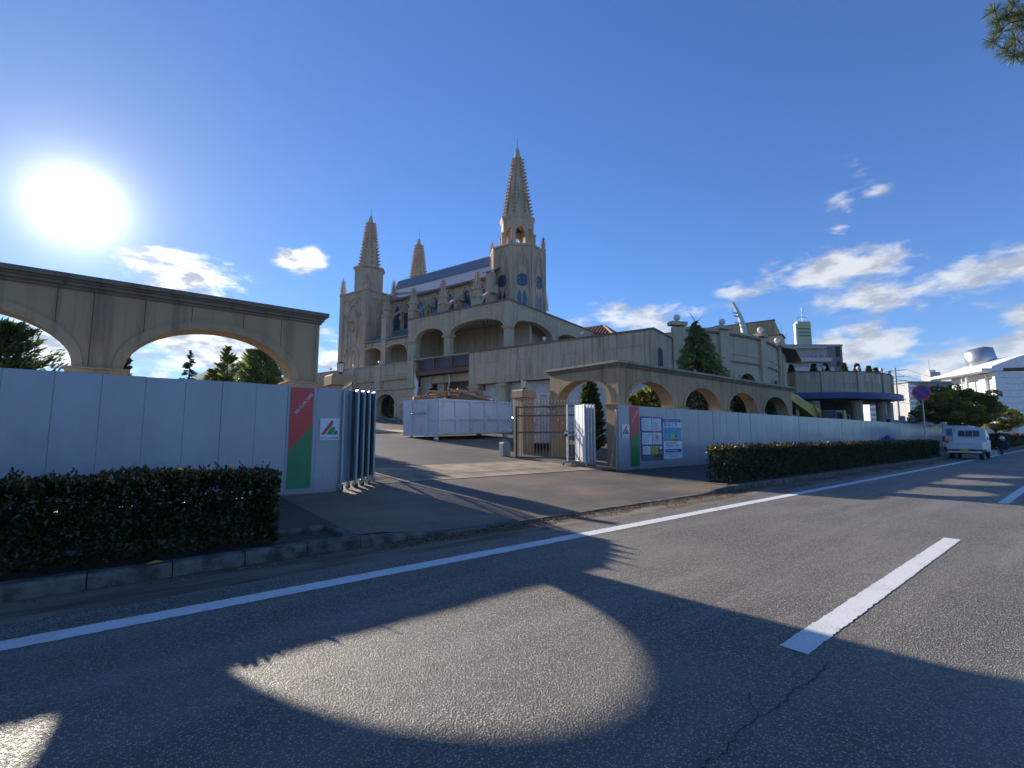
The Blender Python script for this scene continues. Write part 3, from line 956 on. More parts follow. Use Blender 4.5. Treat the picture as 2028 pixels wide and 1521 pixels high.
mb.poly([q(1190, 700), q(1215, 700), q(1222, 780), q(1195, 790)]); mb.poly([q(1235, 740), q(1330, 745), q(1330, 780), q(1235, 780)]); mb.build('printed_digger', MT['notyellow'], pic)
mb = MB(); mb.poly([q(1225, 780), q(1335, 780), q(1335, 810), q(1225, 810)]); mb.poly([q(1275, 690), q(1310, 705), q(1310, 744), q(1275, 744)]); mb.build('printed_tracks', MT['inkd'], pic)
text_obj('解 体 工 事', .15, MT['blue'], nb2, (U(1040), yb - .0062, Z(492)), squeeze=1.1)
text_obj('を行っています', .135, MT['blue'], nb2, (U(1040), yb - .0062, Z(622)), squeeze=1.02)
text_obj('時間  8:00～17:00', .1, MT['blue'], nb2, (U(1062), yb - .0032, Z(940)))
bars(nb2, U(1066), U(1400), Z(882), Z(838), 1, MT['blue'], yb - .0032, 33, .99)
mb = MB()
cxs = [(U(1062), pi / 2), (U(1408), -pi / 2)]
pts = [(cx + .045 * cos(a0 + t), yb - .0034, Z(1025) + .055 * sin(a0 + t)) for cx, a0 in cxs for t in np.linspace(0, pi, 10)]
mb.poly(pts); pill = mb.build('blue_pill', MT['blue'], nb2)
bars(pill, U(1072), U(1400), Z(1042), Z(1006), 1, MT['paper'], yb - .005, 35, .99)
text_obj('施工 株式会社ムラカミ', .075, MT['inkd'], nb2, (U(1056), yb - .0032, Z(1112)))
bars(nb2, U(1160), U(1420), Z(1165), Z(1130), 1, MT['ink'], yb - .0032, 36, .99)


# ------------------------------------------------------------------ folding gates on castors
def caster(parent, x, y, z):
    o = MB(); o.tube([(x - .018, y, z + .045), (x + .018, y, z + .045)], .045, 12); w = o.build('caster_wheel', MT['black'], parent, smooth=False)
    f = MB(); f.box(x - .03, x - .022, y - .03, y + .03, z + .03, z + .12); f.box(x + .022, x + .03, y - .03, y + .03, z + .03, z + .12); f.box(x - .05, x + .05, y - .05, y + .05, z + .12, z + .135)
    f.build('caster_fork', MT['galv'], w)


def folding_gate(label, start, step, n, leaf_w, ang0, dang, mat, face_first=None, zb=.17, zt=1.93):
    z = prof(start[1]) + .0
    e = thing('folding_gate', label, 'gate', (start[0], start[1], z))
    ra = random.Random(n)
    for k in range(n):
        x, y = step[0] * k, step[1] * k
        a = R(ang0 + (dang if k % 2 else -dang) + ra.uniform(-2, 2))
        zz = .073 * y
        mb = MB()
        m_ = 5
        for i in range(m_):                                    # shallow ribbed sheet
            a0 = leaf_w * (i / m_) - leaf_w / 2; a1 = leaf_w * ((i + 1) / m_) - leaf_w / 2
            d = .008 if i % 2 else 0
            mb.box(a0, a1 - .004, -.012 + d, .012 + d, zb, zt)
        for s in (-leaf_w / 2, leaf_w / 2): mb.tube([(s, 0, zb - .06), (s, 0, zt + .05)], .02, 8)
        mb.tube([(-leaf_w / 2, 0, zb - .01), (leaf_w / 2, 0, zb - .01)], .016, 6); mb.tube([(-leaf_w / 2, 0, zt + .01), (leaf_w / 2, 0, zt + .01)], .016, 6)
        mb.box(-leaf_w / 2, leaf_w / 2, -.022, .026, zb + .8, zb + .83)
        lf = mb.build('gate_leaf', mat, e, (x, y, zz), a)
        if k == 0 and face_first: lf.data.materials.clear(); lf.data.materials.append(face_first)
        if k % 2 == 0:
            caster(lf, -leaf_w / 2, 0, -.01); caster(lf, leaf_w / 2, 0, -.01)
    return e


folding_gate('stack of folded galvanised gate leaves on casters beside the large red and green banner', (3.62, 9.52), (.1, .088), 8, .6, 62, 19, MT['galvblue'])
folding_gate('folded white gate leaves on casters between the spiked gate and the notice boards', (11.55, 10.62), (.075, .0), 7, .62, 78, 7, MT['wpost'])
# lock post standing with the right folding gate is its end post
lp = bpy.data.objects['folding_gate.001']
mb = MB(); mb.tube([(-.22, .36, .1), (-.22, .36, 1.98)], .028, 8); mb.build('end_post', MT['white'], lp)
mb = MB(); mb.box(-.3, -.14, .3, .42, .95, 1.02); mb.box(-.3, -.14, .3, .42, 1.1, 1.13); mb.box(-.3, -.28, .3, .42, .95, 1.13); mb.build('latch', MT['galv'], lp)
mb = MB(); mb.tube([(-.22, .36, 1.0), (-.9, 1.1, 1.02)], .016, 6); mb.build('drop_bar', MT['galv'], lp)
mb = MB(); mb.box(-.5, .2, .28, .44, .1, .15); mb.build('foot_rail', MT['galv'], lp)
caster(lp, -.45, .36, 0.0); caster(lp, .0, .36, 0.0)


# ------------------------------------------------------------------ gate pillars with lamps
def pillar(label, u, v):
    z = prof(v)
    e = thing('gate_pillar', label, 'pillar', (u, v, z), 0, None)
    w = .3
    MB().cbox(-w, w, -w, w, -.1, 2.18, .02).build('shaft', MT['tan'], e)
    mb = MB(); mb.cbox(-w - .07, w + .07, -w - .07, w + .07, 2.18, 2.5, .05); mb.build('cap', MT['tan'], e)
    mb = MB(); mb.lathe([(.05, 2.5), (.045, 2.56), (.09, 2.58), (.09, 2.6)], 8); mb.build('lamp_stem', MT['black'], e)
    lm = MB(); lm.lathe([(.085, 2.6), (.1, 2.86)], 8); g_ = lm.build('lamp_shade', MT['lamp'], e)
    mb = MB(); mb.lathe([(.12, 2.86), (.1, 2.89), (.02, 2.92)], 8)
    for k in range(8): mb.tube([(.095 * cos(pi * k / 4), .095 * sin(pi * k / 4), 2.6), (.108 * cos(pi * k / 4), .108 * sin(pi * k / 4), 2.86)], .006, 4)
    mb.build('lamp_frame', MT['black'], g_)
    return e


pillar('square tan gate pillar with lantern, behind the stack of folded gate leaves', 5.12, 14.45)
pillar('square tan gate pillar with lantern, behind the spiked gate by the white skip', 12.55, 14.55)


# ------------------------------------------------------------------ spiked swing gates standing open
def swing_gate(label, hinge, end, zb):
    hx, hy = hinge; ex, ey = end
    L = hypot(ex - hx, ey - hy); a = math.atan2(ey - hy, ex - hx)
    e = thing('swing_gate', label, 'gate', (hx, hy, zb), a, 'spiked iron gate leaves')
    mb = MB()
    for z in (.06, .95, 1.55, 1.86): mb.box(0, L, -.022, .022, z - .025, z + .025)
    mb.box(0, .06, -.03, .03, 0, 1.9); mb.box(L - .06, L, -.03, .03, -.02, 1.9)
    mb.build('gate_frame', MT['darkmetal'], e)
    n = int(L / .115); data = None
    for k in range(1, n):
        if data is None:
            b = MB(); b.tube([(0, 0, .06), (0, 0, 1.98)], .011, 6); b.lathe([(.011, 1.98), (.024, 2.0), (.013, 2.05), (.001, 2.13)], 6)
            o = b.build('gate_bar', MT['darkmetal'], e); data = o.data
        else:
            o = bpy.data.objects.new('gate_bar', data); link(o, e)
        o.location = (L * k / n, .0, 0)
    sh = None
    for k in range(1, n, 2):
        if sh is None:
            b = MB(); b.tube([(0, 0, 1.5), (0, 0, 1.62)], .009, 6); b.lathe([(.009, 1.62), (.02, 1.64), (.001, 1.74)], 6); o = b.build('short_spike', MT['darkmetal'], e); sh = o.data
        else: o = bpy.data.objects.new('short_spike', sh); link(o, e)
        o.location = (L * (k + .5) / n, 0, 0)
    for cx in (.34, .68):                                       # wrought scrolls
        b = MB()
        for sgn in (-1, 1):
            for zc, up in ((1.28, 1), (1.2, -1)):
                pts = [(L * cx + sgn * (.06 + .055 * cos(t)), -.02, zc + up * (.06 + .07 * sin(t) + t * .012)) for t in np.linspace(-2.4, 2.6, 14)]
                b.tube(pts, .008, 5)
        b.build('scroll_ornament', MT['darkmetal'], e)
    return e


swing_gate('dark iron gate leaf with spear tops, open against the arcade wall with the pale coping', (12.42, 11.2), (11.2, 13.45), .47)
swing_gate('dark iron gate leaf with spear tops, mostly hidden behind the stack of folded gate leaves', (4.2, 11.0), (4.78, 13.4), .52)
# a steel barrow wheel box at the gate foot
b_ = thing('concrete_weight', 'small grey counterweight block at the foot of the open iron gate leaf', 'weight block', (11.0, 13.85, prof(13.85)))
MB().cbox(-.17, .17, -.17, .17, 0, .5, .05).build('block', MT['brick'], b_); mb = MB(); mb.tube([(-.08, 0, .5), (-.08, 0, .58), (.08, 0, .58), (.08, 0, .5)], .014, 6); mb.build('handle', MT['galv'], b_)


# ------------------------------------------------------------------ roll-off containers
def container(label, loc, rz, L, W, Hh, mat, tilt=0.0):
    e = thing('skip_container', label, 'skip', loc, rz); e.rotation_euler = (0, tilt, rz)
    mb = MB(); mb.box(0, L, 0, W, .16, .26); mb.build('floor', mat, e)
    mb = MB()
    mb.box(0, L, 0, .05, .26, Hh)
    mb.box(0, L, -.1, .05, Hh - .1, Hh); mb.box(0, L, -.1, .05, .2, .32)
    nb_ = 5
    for k in range(nb_ + 1):
        x = .06 + (L - .2) * k / nb_; mb.box(x, x + .12, -.1, 0, .3, Hh - .09)
    mb.box(.06, L - .04, -.085, 0, .95, 1.06)
    mb.build('side_wall', mat, e)
    mb = MB(); mb.box(0, L, W - .05, W, .26, Hh); mb.box(0, L, W - .05, W + .05, Hh - .1, Hh); mb.build('side_wall', mat, e)
    mb = MB(); mb.box(L - .05, L, .052, W - .052, .262, Hh); mb.build('end_wall', mat, e)
    # front end with two uprights and the hook bar
    mb = MB(); mb.box(-.002, .05, .052, W - .052, .262, Hh)
    for y in (.62, W - .72): mb.box(-.09, -.003, y, y + .1, .1, Hh - .02); mb.box(-.07, -.003, y - .02, y + .12, .1, .4)
    mb.box(-.045, -.003, .0, .6, .92, .99); mb.box(-.045, -.003, W - .6, W, .92, .99)
    mb.build('front_wall', mat, e)
    mb = MB(); mb.tube([(-.1, .7, 1.28), (-.16, .85, 1.3), (-.16, W - .85, 1.3), (-.1, W - .7, 1.28)], .03, 8); mb.build('hook_bar', MT['galv'], e)
    for y in (.1, W - .25):
        mb = MB(); mb.tube([(.12, y, .02), (.12, y + .16, .02)], .09, 12); mb.build('roller', MT['wpost'], e)
        mb = MB(); mb.box(L - .5, L - .1, y, y + .12, -.08, .16); mb.build('skid', mat, e)
    return e


gz = prof(20.7)
sk = container('large scuffed white skip heaped with broken timber, standing in the yard', (12.2, 20.7, gz + .06), R(15.5), 6.25, 2.42, 2.0, MT['cont'], R(-1.6))
container('white skip beside the tan pillar behind the spiked gate', (13.3, 15.95, prof(16) + .08), R(-39), 2.3, 4.4, 2.35, MT['cont'])
container('small white skip at the foot of the church arches, mostly behind the folded gate leaves', (10.3, 29.4, prof(29.5) + .06), R(15), 2.55, 1.6, 1.15, MT['white'])

# broken timber lying on the skip
ra = random.Random(12)
ca, sa = cos(R(15.5)), sin(R(15.5))
def onskip(x, y, z): return Vector((12.2 + x * ca - y * sa, 20.7 + x * sa + y * ca, gz + .06 + z + x * sin(R(1.6))))
fill = MB()
nx, ny = 14, 7
for i in range(nx + 1):
    for j in range(ny + 1):
        x = .1 + 6.0 * i / nx; y = .1 + 2.2 * j / ny
        fill.pt(onskip(x, y, 1.86 + .55 * sin(pi * min(max((x - .5) / 5.2, 0), 1)) * sin(pi * y / 2.42) ** .7 + ra.uniform(-.05, .06)))
for i in range(nx):
    for j in range(ny): fill.face((i * (ny + 1) + j, (i + 1) * (ny + 1) + j, (i + 1) * (ny + 1) + j + 1, i * (ny + 1) + j + 1))
tag(fill.build('rubble_heap', MT['wood']), 'heap of splintered brown wood filling the large white skip', 'debris', kind='stuff')
for k in range(60):
    L = ra.uniform(.6, 2.4); w = ra.uniform(.05, .16); t = ra.uniform(.015, .06)
    x, y = ra.uniform(.6, 5.6), ra.uniform(.25, 2.1)
    z = 1.98 + .55 * sin(pi * min(max((x - .4) / 5.2, 0), 1)) * sin(pi * y / 2.42) ** .7 + ra.uniform(0, .1)
    mb = MB(); mb.hexa([(-L / 2, -w / 2, -t / 2), (L / 2, -w * .3, -t / 2), (L / 2 * ra.uniform(.8, 1), w / 2, -t / 2), (-L / 2, w * .4, -t / 2), (-L / 2, -w / 2, t / 2), (L / 2, -w * .3, t / 2), (L / 2 * .9, w / 2, t / 2), (-L / 2, w * .4, t / 2)])
    o = mb.build('timber_plank', MT['wood2'] if ra.random() < .45 else MT['wood'])
    o.location = onskip(x, y, z); o.rotation_euler = (ra.uniform(-.35, .35), ra.uniform(-.14, .14), R(15) + ra.gauss(0, .55))
    tag(o, 'splintered plank tossed on the timber heap of the large white skip', 'plank', 'planks on the heaped skip')
o = MB().tube([onskip(.15, 1.9, 2.12), onskip(1.6, 1.3, 2.05)], [.09, .08], 10).build('timber_log', simple('orange_pipe', (.5, .22, .11), .6))
tag(o, 'round orange brown pipe end sticking out of the large white skip', 'pipe')


# ------------------------------------------------------------------ the church and its podium (local x = b, y = a)
CH = thing('church', 'large beige mock gothic church with three crocketed spires on an arcaded podium, partly demolished', 'church', (25.72, 17.32, 0), R(14.9))
BG = MT['beige']
fA = lambda b0: (lambda s, t, z: (b0 + t, s, z))
fB = lambda a0: (lambda s, t, z: (s, a0 + t, z))
def every(a, b, w): n = max(1, round((b - a) / w)); return [a + (b - a) * k / n for k in range(1, n)]


def frame(parent, mp, s0, s1, z0, z1, w, t0, t1, mat, name):
    mb = MB(mp)
    mb.box(s0, s1, t0, t1, z1 - w, z1); mb.box(s0, s1, t0, t1, z0, z0 + w); mb.box(s0, s0 + w, t0, t1, z0 + w, z1 - w); mb.box(s1 - w, s1, t0, t1, z0 + w, z1 - w)
    return mb.build(name, mat, parent)


# --- podium, right of the demolished bay
panel_wall(CH, fA(0), 0, 15.3, 5.4, 7.95, [], every(0, 15.3, .61), BG, .35, .02)
panel_wall(CH, fB(0), .352, 5.2, .3, 7.95, [], every(.352, 5.2, .64), BG, .35, .02)
MB().box(-.05, .4, -.05, 15.32, 7.95, 8.09).build('coping', MT['cornice'], CH)
MB().box(.401, 5.2, -.05, .4, 7.95, 8.088).build('coping', MT['cornice'], CH)
for s0, s1 in ((12.45, 14.75), (9.35, 11.65), (.75, 3.45), (5.2, 7.5)):
    f_ = frame(CH, fA(0), s0, s1, 5.75, 7.1, .07, -.03, -.001, BG, 'panel_frame')
    m_ = (s0 + s1) / 2
    for q0, q1 in ((s0 + .12, m_ - .04), (m_ + .04, s1 - .12)):
        mb = MB(fA(0)); mb.box(q0, q1, -.02, -.001, 5.87, 6.98); mb.build('inset_panel', MT['greybeige'], f_)
MB().box(-.03, .001, 0.02, 15.28, 5.38, 5.5).build('string_course', BG, CH)
# lower wall of pale blocks, set back under the overhang
blk = None; lw = MB().box(.76, 1.0, .3, 15.0, .3, 5.38).build('lower_wall', MT['groove'], CH)
for i in range(16):
    for j in range(11):
        off = .46 if j % 2 else 0
        y = .32 + .92 * i + off
        if y > 14.1: continue
        if blk is None:
            o = MB().box(.70, .762, 0, .905, 0, .44).build('wall_block', MT['tile'], lw); blk = o.data
        else: o = bpy.data.objects.new('wall_block', blk); link(o, lw)
        o.location = (0, y, .45 + .448 * j)
for s0, s1 in ((11.65, 12.35), (14.45, 15.3)):
    MB().box(.05, .75, s0, s1, .3, 5.4).build('pier', BG, CH)
    mb = MB(); mb.box(-.04, .8, s0 - .07, s1 + .07, 5.05, 5.17); mb.box(-.08, .84, s0 - .12, s1 + .12, 5.17, 5.3); mb.build('capital', BG, CH)
# arched blue window in the end wall
wa = (1.1, .38, 6.5, .38)
pts = [(1.1 - .38, 5.6)] + arch_pts(wa, 0, 12) + [(1.1 + .38, 5.6)]
mb = MB(fB(0)); mb.poly([(x, -.012, z) for x, z in pts]); wn = mb.build('window', MT['blueglass'], CH)
mb = MB(fB(0)); mb.band(pts, [(x + (.06 if x > 1.1 else -.06), z + (.06 if z > 6.5 else 0)) for x, z in pts], -.04, -.001); mb.box(1.085, 1.115, -.03, -.013, 5.6, 6.87)
mb.build('window_frame', MT['frame'], wn)
# floor deck
MB().box(.36, 20, .36, 40, 6.85, 7.0).build('terrace_deck', MT['greybeige'], CH)

# --- demolished bay
MB().box(-.04, .38, 15.33, 21.7, 7.96, 8.085).build('coping', MT['coping'], CH)
MB().box(.5, .56, 15.3, 21.7, 7.0, 7.95).build('exposed_backing', MT['aptdark'], CH)
mb = MB(); mb.box(.06, .36, 15.32, 21.68, 7.02, 7.06); mb.box(.19, .23, 15.32, 21.68, 6.62, 7.02); mb.box(.06, .36, 15.32, 21.68, 6.58, 6.62); mb.build('steel_beam', MT['steelred'], CH)
for y in (17.3, 19.4, 21.3): MB().box(.1, .3, y, y + .14, 7.06, 7.95).build('steel_post', MT['steelred'], CH)
MB().box(.9, 1.2, 15.3, 21.7, 5.9, 6.56).build('lintel_wall', MT['greybeige'], CH)
panel_wall(CH, fA(3.2), 12.5, 23, 1.6, 6.8, [(17.0, 1.5, 4.4, .02)], every(12.5, 23, .9), MT['inner'], .3, .02)
MB().box(3.9, 4.0, 14.5, 19.5, 1.6, 5.2).build('doorway_shade_sheet', MT['dark'], CH)  # dark sheet painting the shade inside the doorway
MB().box(1.3, 2.0, 19.3, 20.1, 1.8, 6.4).build('pier', MT['greybeige'], CH)
MB().box(1.1, 1.5, 16.9, 18.3, 1.8, 4.5).build('broken_wall_stub', MT['greybeige'], CH)
MB().box(3.0, 20, 12.5, 23, 6.55, 6.84).build('ceiling', MT['inner'], CH)
mb = MB(); mb.tube([(.6, 18.0, 6.5), (.62, 18.0, 5.9), (.7, 18.25, 5.0), (.66, 18.2, 4.3), (.9, 18.5, 3.4)], .09, 8); mb.build('hanging_duct', MT['galv'], CH)
mb = MB(); ra = random.Random(4)
lf = [(21.75 - .1 * k / 6 + ra.uniform(-.03, .03), 6.75 - 2.3 * k / 6) for k in range(7)]
rg = [(21.45 - .35 * sin(pi * k / 6) + ra.uniform(-.06, .06), 6.75 - 2.3 * k / 6) for k in range(7)]
for a, b, c, d in zip(lf, lf[1:], rg[1:], rg):
    mb.hexa([(.0, a[0], a[1]), (.0, b[0], b[1]), (.02, b[0], b[1]), (.02, a[0], a[1]), (-.12, d[0], d[1]), (-.14, c[0], c[1]), (-.12, c[0], c[1]), (-.1, d[0], d[1])])
mb.build('peeled_cladding', MT['white'], CH)
# jagged remains of the wall edge
mb = MB(); pr_ = [(21.7, 6.5), (21.7, 3.2), (21.2, 3.4), (20.9, 4.0), (21.15, 4.5), (20.6, 4.7), (20.9, 5.3), (20.3, 5.5), (20.5, 6.1), (20.1, 6.5)]
mb.prism([(.75, y, z) for y, z in pr_], (.2, 0, 0)); mb.build('broken_wall_edge', MT['inner'], CH)

# --- podium, left of the demolished bay
LA = [(25.55, 1.38, 4.1, 1.05), (29.5, 1.38, 4.1, 1.05), (33.5, 1.38, 4.1, 1.05)]
panel_wall(CH, fA(0), 21.7, 44, 1.5, 5.5, LA, every(21.7, 44, .95), BG, .7, .02)
for a in LA: arch_ring(CH, fA(0), a, .16, -.05, 0, BG)
MB().box(-.22, .7, 21.55, 44, 5.502, 5.64).build('ledge', BG, CH)
MB().box(.3, .6, 21.72, 44, 5.642, 6.5).build('recess_wall', MT['greybeige'], CH)
panel_wall(CH, fA(0), 21.7, 44, 6.45, 7.85, [], every(21.7, 44, .9), BG, .35, .02)
for z in (6.62, 6.9): MB().box(-.06, -.001, 21.72, 44, z, z + .09).build('string_course', BG, CH)
MB().box(-.05, .4, 21.72, 44, 7.85, 8.0).build('coping', MT['coping'], CH)
for y in (21.75, 26.3, 30.25, 34.2, 38.1):
    MB().box(-.13, .298, y, y + .75, 5.645, 7.95).build('pilaster', BG, CH)
    if y > 22:
        mb = MB(); mb.lathe([(.03, 8.0), (.03, 8.12), (.1, 8.16), (.13, 8.26), (.1, 8.36), (.02, 8.4)], 10, (.1, y + .35)); mb.build('globe_lamp', MT['lamp'], CH)
for y0, y1 in ((21.7, 22.7), (23.3, 24.17)):
    mb = MB(); mb.box(-.1, .72, y0, y1, 1.5, 4.0); mb.build('pier', BG, CH)
    mb = MB(); mb.box(-.18, .76, y0 - .06, y1 + .06, 4.0, 4.12); mb.build('capital', BG, CH)
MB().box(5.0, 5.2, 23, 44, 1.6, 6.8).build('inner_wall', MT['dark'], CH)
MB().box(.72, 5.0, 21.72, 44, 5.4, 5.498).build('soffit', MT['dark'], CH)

# --- open terrace with wide arches
TA = [(15.9, 3.0, 10.2, .95), (21.42, 1.83, 10.15, .95)]
panel_wall(CH, fA(1.5), 12.4, 24.3, 7.0, 12.3, TA, every(12.4, 24.3, .75), BG, .55, .02)
TB = [(5.3, 3.05, 10.2, .95), (12.1, 2.8, 10.2, .95)]
panel_wall(CH, fB(12.4), 2.052, 18.8, 7.0, 12.3, TB, every(2.052, 18.8, .8), BG, .55, .02)
for a in TA: arch_ring(CH, fA(1.5), a, .2, -.05, 0, BG)
for a in TB: arch_ring(CH, fB(12.4), a, .2, -.05, 0, BG)
MB().box(1.42, 2.1, 12.32, 24.35, 12.3, 12.45).build('coping', MT['cornice'], CH)
MB().box(2.101, 18.85, 12.32, 13.0, 12.3, 12.448).build('coping', MT['cornice'], CH)
for s0, s1 in ((12.38, 12.92), (18.88, 19.62), (23.22, 24.3)):
    mb = MB(); mb.box(1.4, 2.1, s0 - .05, s1 + .05, 10.0, 10.1); mb.box(1.33, 2.15, s0 - .12, s1 + .12, 10.1, 10.22); mb.build('capital', BG, CH)
for s0, s1 in ((8.33, 9.32),):
    mb = MB(); mb.box(s0 - .05, s1 + .05, 12.3, 13.0, 10.0, 10.1); mb.box(s0 - .12, s1 + .12, 12.24, 13.05, 10.1, 10.22); mb.build('capital', BG, CH)


def spandrel(mp, s0, s1, a, zt):
    """raised outline that follows the arch on the spandrel panel"""
    w = .05
    f_ = MB(mp)
    f_.box(s0, s1, -.03, -.001, zt - w, zt)
    f_.box(s0, s0 + w, -.03, -.001, 10.45, zt - w); f_.box(s1 - w, s1, -.03, -.001, 10.45, zt - w)
    a2 = (a[0], a[1] + .35, a[2], a[3] + .38)
    xs = [x for x in np.linspace(s0 + w, s1 - w, 24)]
    pin = [(x, max(arch_z(x, a2), 10.45)) for x in xs]; f_.band(pin, [(x, z + w) for x, z in pin], -.03, -.001)
    f_.build('spandrel_moulding', BG, CH)
spandrel(fA(1.5), 12.95, 18.85, TA[0], 12.1); spandrel(fA(1.5), 19.65, 23.25, TA[1], 12.1)
spandrel(fB(12.4), 2.2, 8.4, TB[0], 12.1); spandrel(fB(12.4), 9.2, 15.0, TB[1], 12.1)
MB().box(2.05, 18.5, 13.0, 24.3, 11.55, 11.75).build('terrace_roof', MT['inner'], CH)
mb = MB(); mb.box(5.5, 5.8, 13.0, 24.3, 7.0, 11.5); mb.build('terrace_back_wall', BG, CH)  # lengthened towards the crossing tower to block sun leaking through
for k, c in enumerate((19.2, 22.2)):
    for a in ((c, 1.15, 9.4, 1.4, 'e'), (c - .5, .42, 8.2, .5), (c + .5, .42, 8.2, .5)):
        mb = MB(fA(5.5)); mb.band([(a[0] - a[1], 7.2)] + arch_pts(a, 0, 14) + [(a[0] + a[1], 7.2)], [(a[0] - a[1] - .1, 7.2)] + arch_pts(a, .1, 14) + [(a[0] + a[1] + .1, 7.2)], -.06, -.001); mb.build('tracery', BG, CH)
MB().box(2.06, 5.49, 24.0, 24.28, 7.0, 11.5).build('sun_block_wall', BG, CH)  # added wall that shuts out a sun leak into the terrace
mb = MB(); mb.box(13.2, 13.5, 13.0, 24.3, 7.0, 11.5); mb.build('terrace_back_wall', MT['greybeige'], CH)
for x, y, z in ((3.2, 16.2, 11.45), (3.2, 14.8, 11.45)):
    mb = MB(); mb.tube([(x, y - .25, 11.5), (x, y - .2, 11.1), (x, y, 11.0), (x, y + .2, 11.1), (x, y + .25, 11.5)], .035, 6); mb.build('ceiling_lamp', MT['black'], CH)
for x, y in ((-.1 + .3, 8.2), (.2, 5.1)):
    mb = MB(); mb.lathe([(.04, 8.09), (.04, 8.2), (.12, 8.26), (.15, 8.38), (.1, 8.5), (.02, 8.53)], 10, (x, y)); mb.build('globe_lamp', MT['lamp'], CH)

# --- aisle with sloping roof
AA = [(27.2, 1.7, 9.65, .8), (31.0, 1.65, 9.65, .8)]
panel_wall(CH, fA(2.5), 24.3, 32.1, 7.0, 11.0, AA, every(24.3, 32.1, .78), BG, .4, .02)
for a in AA:
    arch_ring(CH, fA(2.5), a, .2, -.09, 0, BG)
    mb = MB(fA(2.5)); mb.box(a[0] - .12, a[0] + .12, -.13, -.001, a[2] + a[3] - .02, a[2] + a[3] + .42); mb.build('keystone', BG, CH)
    MB().box(2.4, 2.48, a[0] - 2.0, a[0] - 1.72, 9.5, 9.66).build('impost', BG, CH)
mb = MB(); mb.hexa([(2.25, 24.32, 11.0), (5.5, 24.32, 12.62), (5.5, 32.1, 12.62), (2.25, 32.1, 11.0), (2.25, 24.32, 11.12), (5.5, 24.32, 12.74), (5.5, 32.1, 12.74), (2.25, 32.1, 11.12)]); mb.build('aisle_roof', MT['slate'], CH)
MB().box(5.2, 5.45, 24.4, 32.0, 7.0, 11.9).build('aisle_back_wall', MT['inner'], CH)

# --- nave
panel_wall(CH, fA(5.5), 17.0, 33.0, 11.6, 16.25, [], every(17, 33, 1.05), BG, .35, .02)
mb = MB()
mb.hexa([(5.15, 17.2, 16.25), (7.5, 17.2, 18.35), (7.5, 33.5, 18.35), (5.15, 33.5, 16.25), (5.15, 17.2, 16.37), (7.5, 17.2, 18.47), (7.5, 33.5, 18.47), (5.15, 33.5, 16.37)]); mb.build('nave_roof', MT['slate'], CH)
mb = MB()
mb.hexa([(7.52, 17.2, 18.36), (8.02, 17.2, 19.5), (8.02, 33.5, 19.5), (7.52, 33.5, 18.36), (7.42, 17.2, 18.44), (7.95, 17.2, 19.62), (7.95, 33.5, 19.62), (7.42, 33.5, 18.44)])
mb.hexa([(8.025, 17.2, 19.5), (11.85, 17.2, 16.25), (11.85, 33.5, 16.25), (8.025, 33.5, 19.5), (8.025, 17.2, 19.62), (11.95, 17.2, 16.4), (11.95, 33.5, 16.4), (8.025, 33.5, 19.62)])
mb.build('ridge_roof', MT['slate'], CH)
mb = MB()
for k in range(40): mb.lathe([(.04, 19.6), (.03, 19.75), (.005, 19.85)], 4, (8.0, 17.5 + .4 * k))
mb.build('ridge_cresting', MT['frame'], CH)['kind'] = 'stuff'
MB().box(11.2, 11.5, 17, 33, 7.0, 16.2).build('nave_far_wall', BG, CH)
MB().box(5.05, 5.2, 17.1, 33.2, 16.1, 16.3).build('eaves_gutter', MT['cornice'], CH)

for c in (18.45, 20.48, 22.7, 24.77, 26.92, 28.9, 30.6):
    w_ = (c, .46, 14.35, 1.15, 'p')
    body = [(c - .46, 12.85)] + arch_pts(w_, 0, 16) + [(c + .46, 12.85)]
    mb = MB(fA(5.5)); mb.poly([(x, -.02, z) for x, z in body]); wn = mb.build('window', MT['blueglass'], CH)
    out_ = [(c - .54, 12.85)] + [(c + (x - c) * 1.17, z + .09) for x, z in arch_pts(w_, 0, 16)] + [(c + .54, 12.85)]
    mb = MB(fA(5.5)); mb.band(body, out_, -.06, -.001); mb.box(c - .025, c + .025, -.05, -.022, 12.85, 14.3); mb.box(c - .45, c + .45, -.05, -.022, 14.28, 14.36); mb.box(c - .45, c + .45, -.048, -.022, 13.5, 13.55)
    mb.build('window_frame', MT['frame'], wn)
    w2 = (c, .78, 14.5, 1.45, 'p'); hin = arch_pts(w2, 0, 16); hou = [(c + (x - c) * 1.2, z + .14) for x, z in hin]
    mb = MB(fA(5.5)); mb.band(hin, hou, -.14, -.001); mb.build('hood_moulding', BG, CH)
for y in (19.45, 21.6, 23.75, 25.85, 27.9, 29.8):
    mb = MB(); mb.tube([(5.42, y - .1, 12.7), (5.42, y - .1, 14.0)], .07, 6); mb.tube([(5.42, y + .1, 12.7), (5.42, y + .1, 14.0)], .07, 6); mb.box(5.25, 5.5, y - .22, y + .22, 14.0, 14.3); mb.lathe([(.1, 13.8), (.2, 14.0)], 6, (5.36, y)); mb.build('wall_shaft', BG, CH)


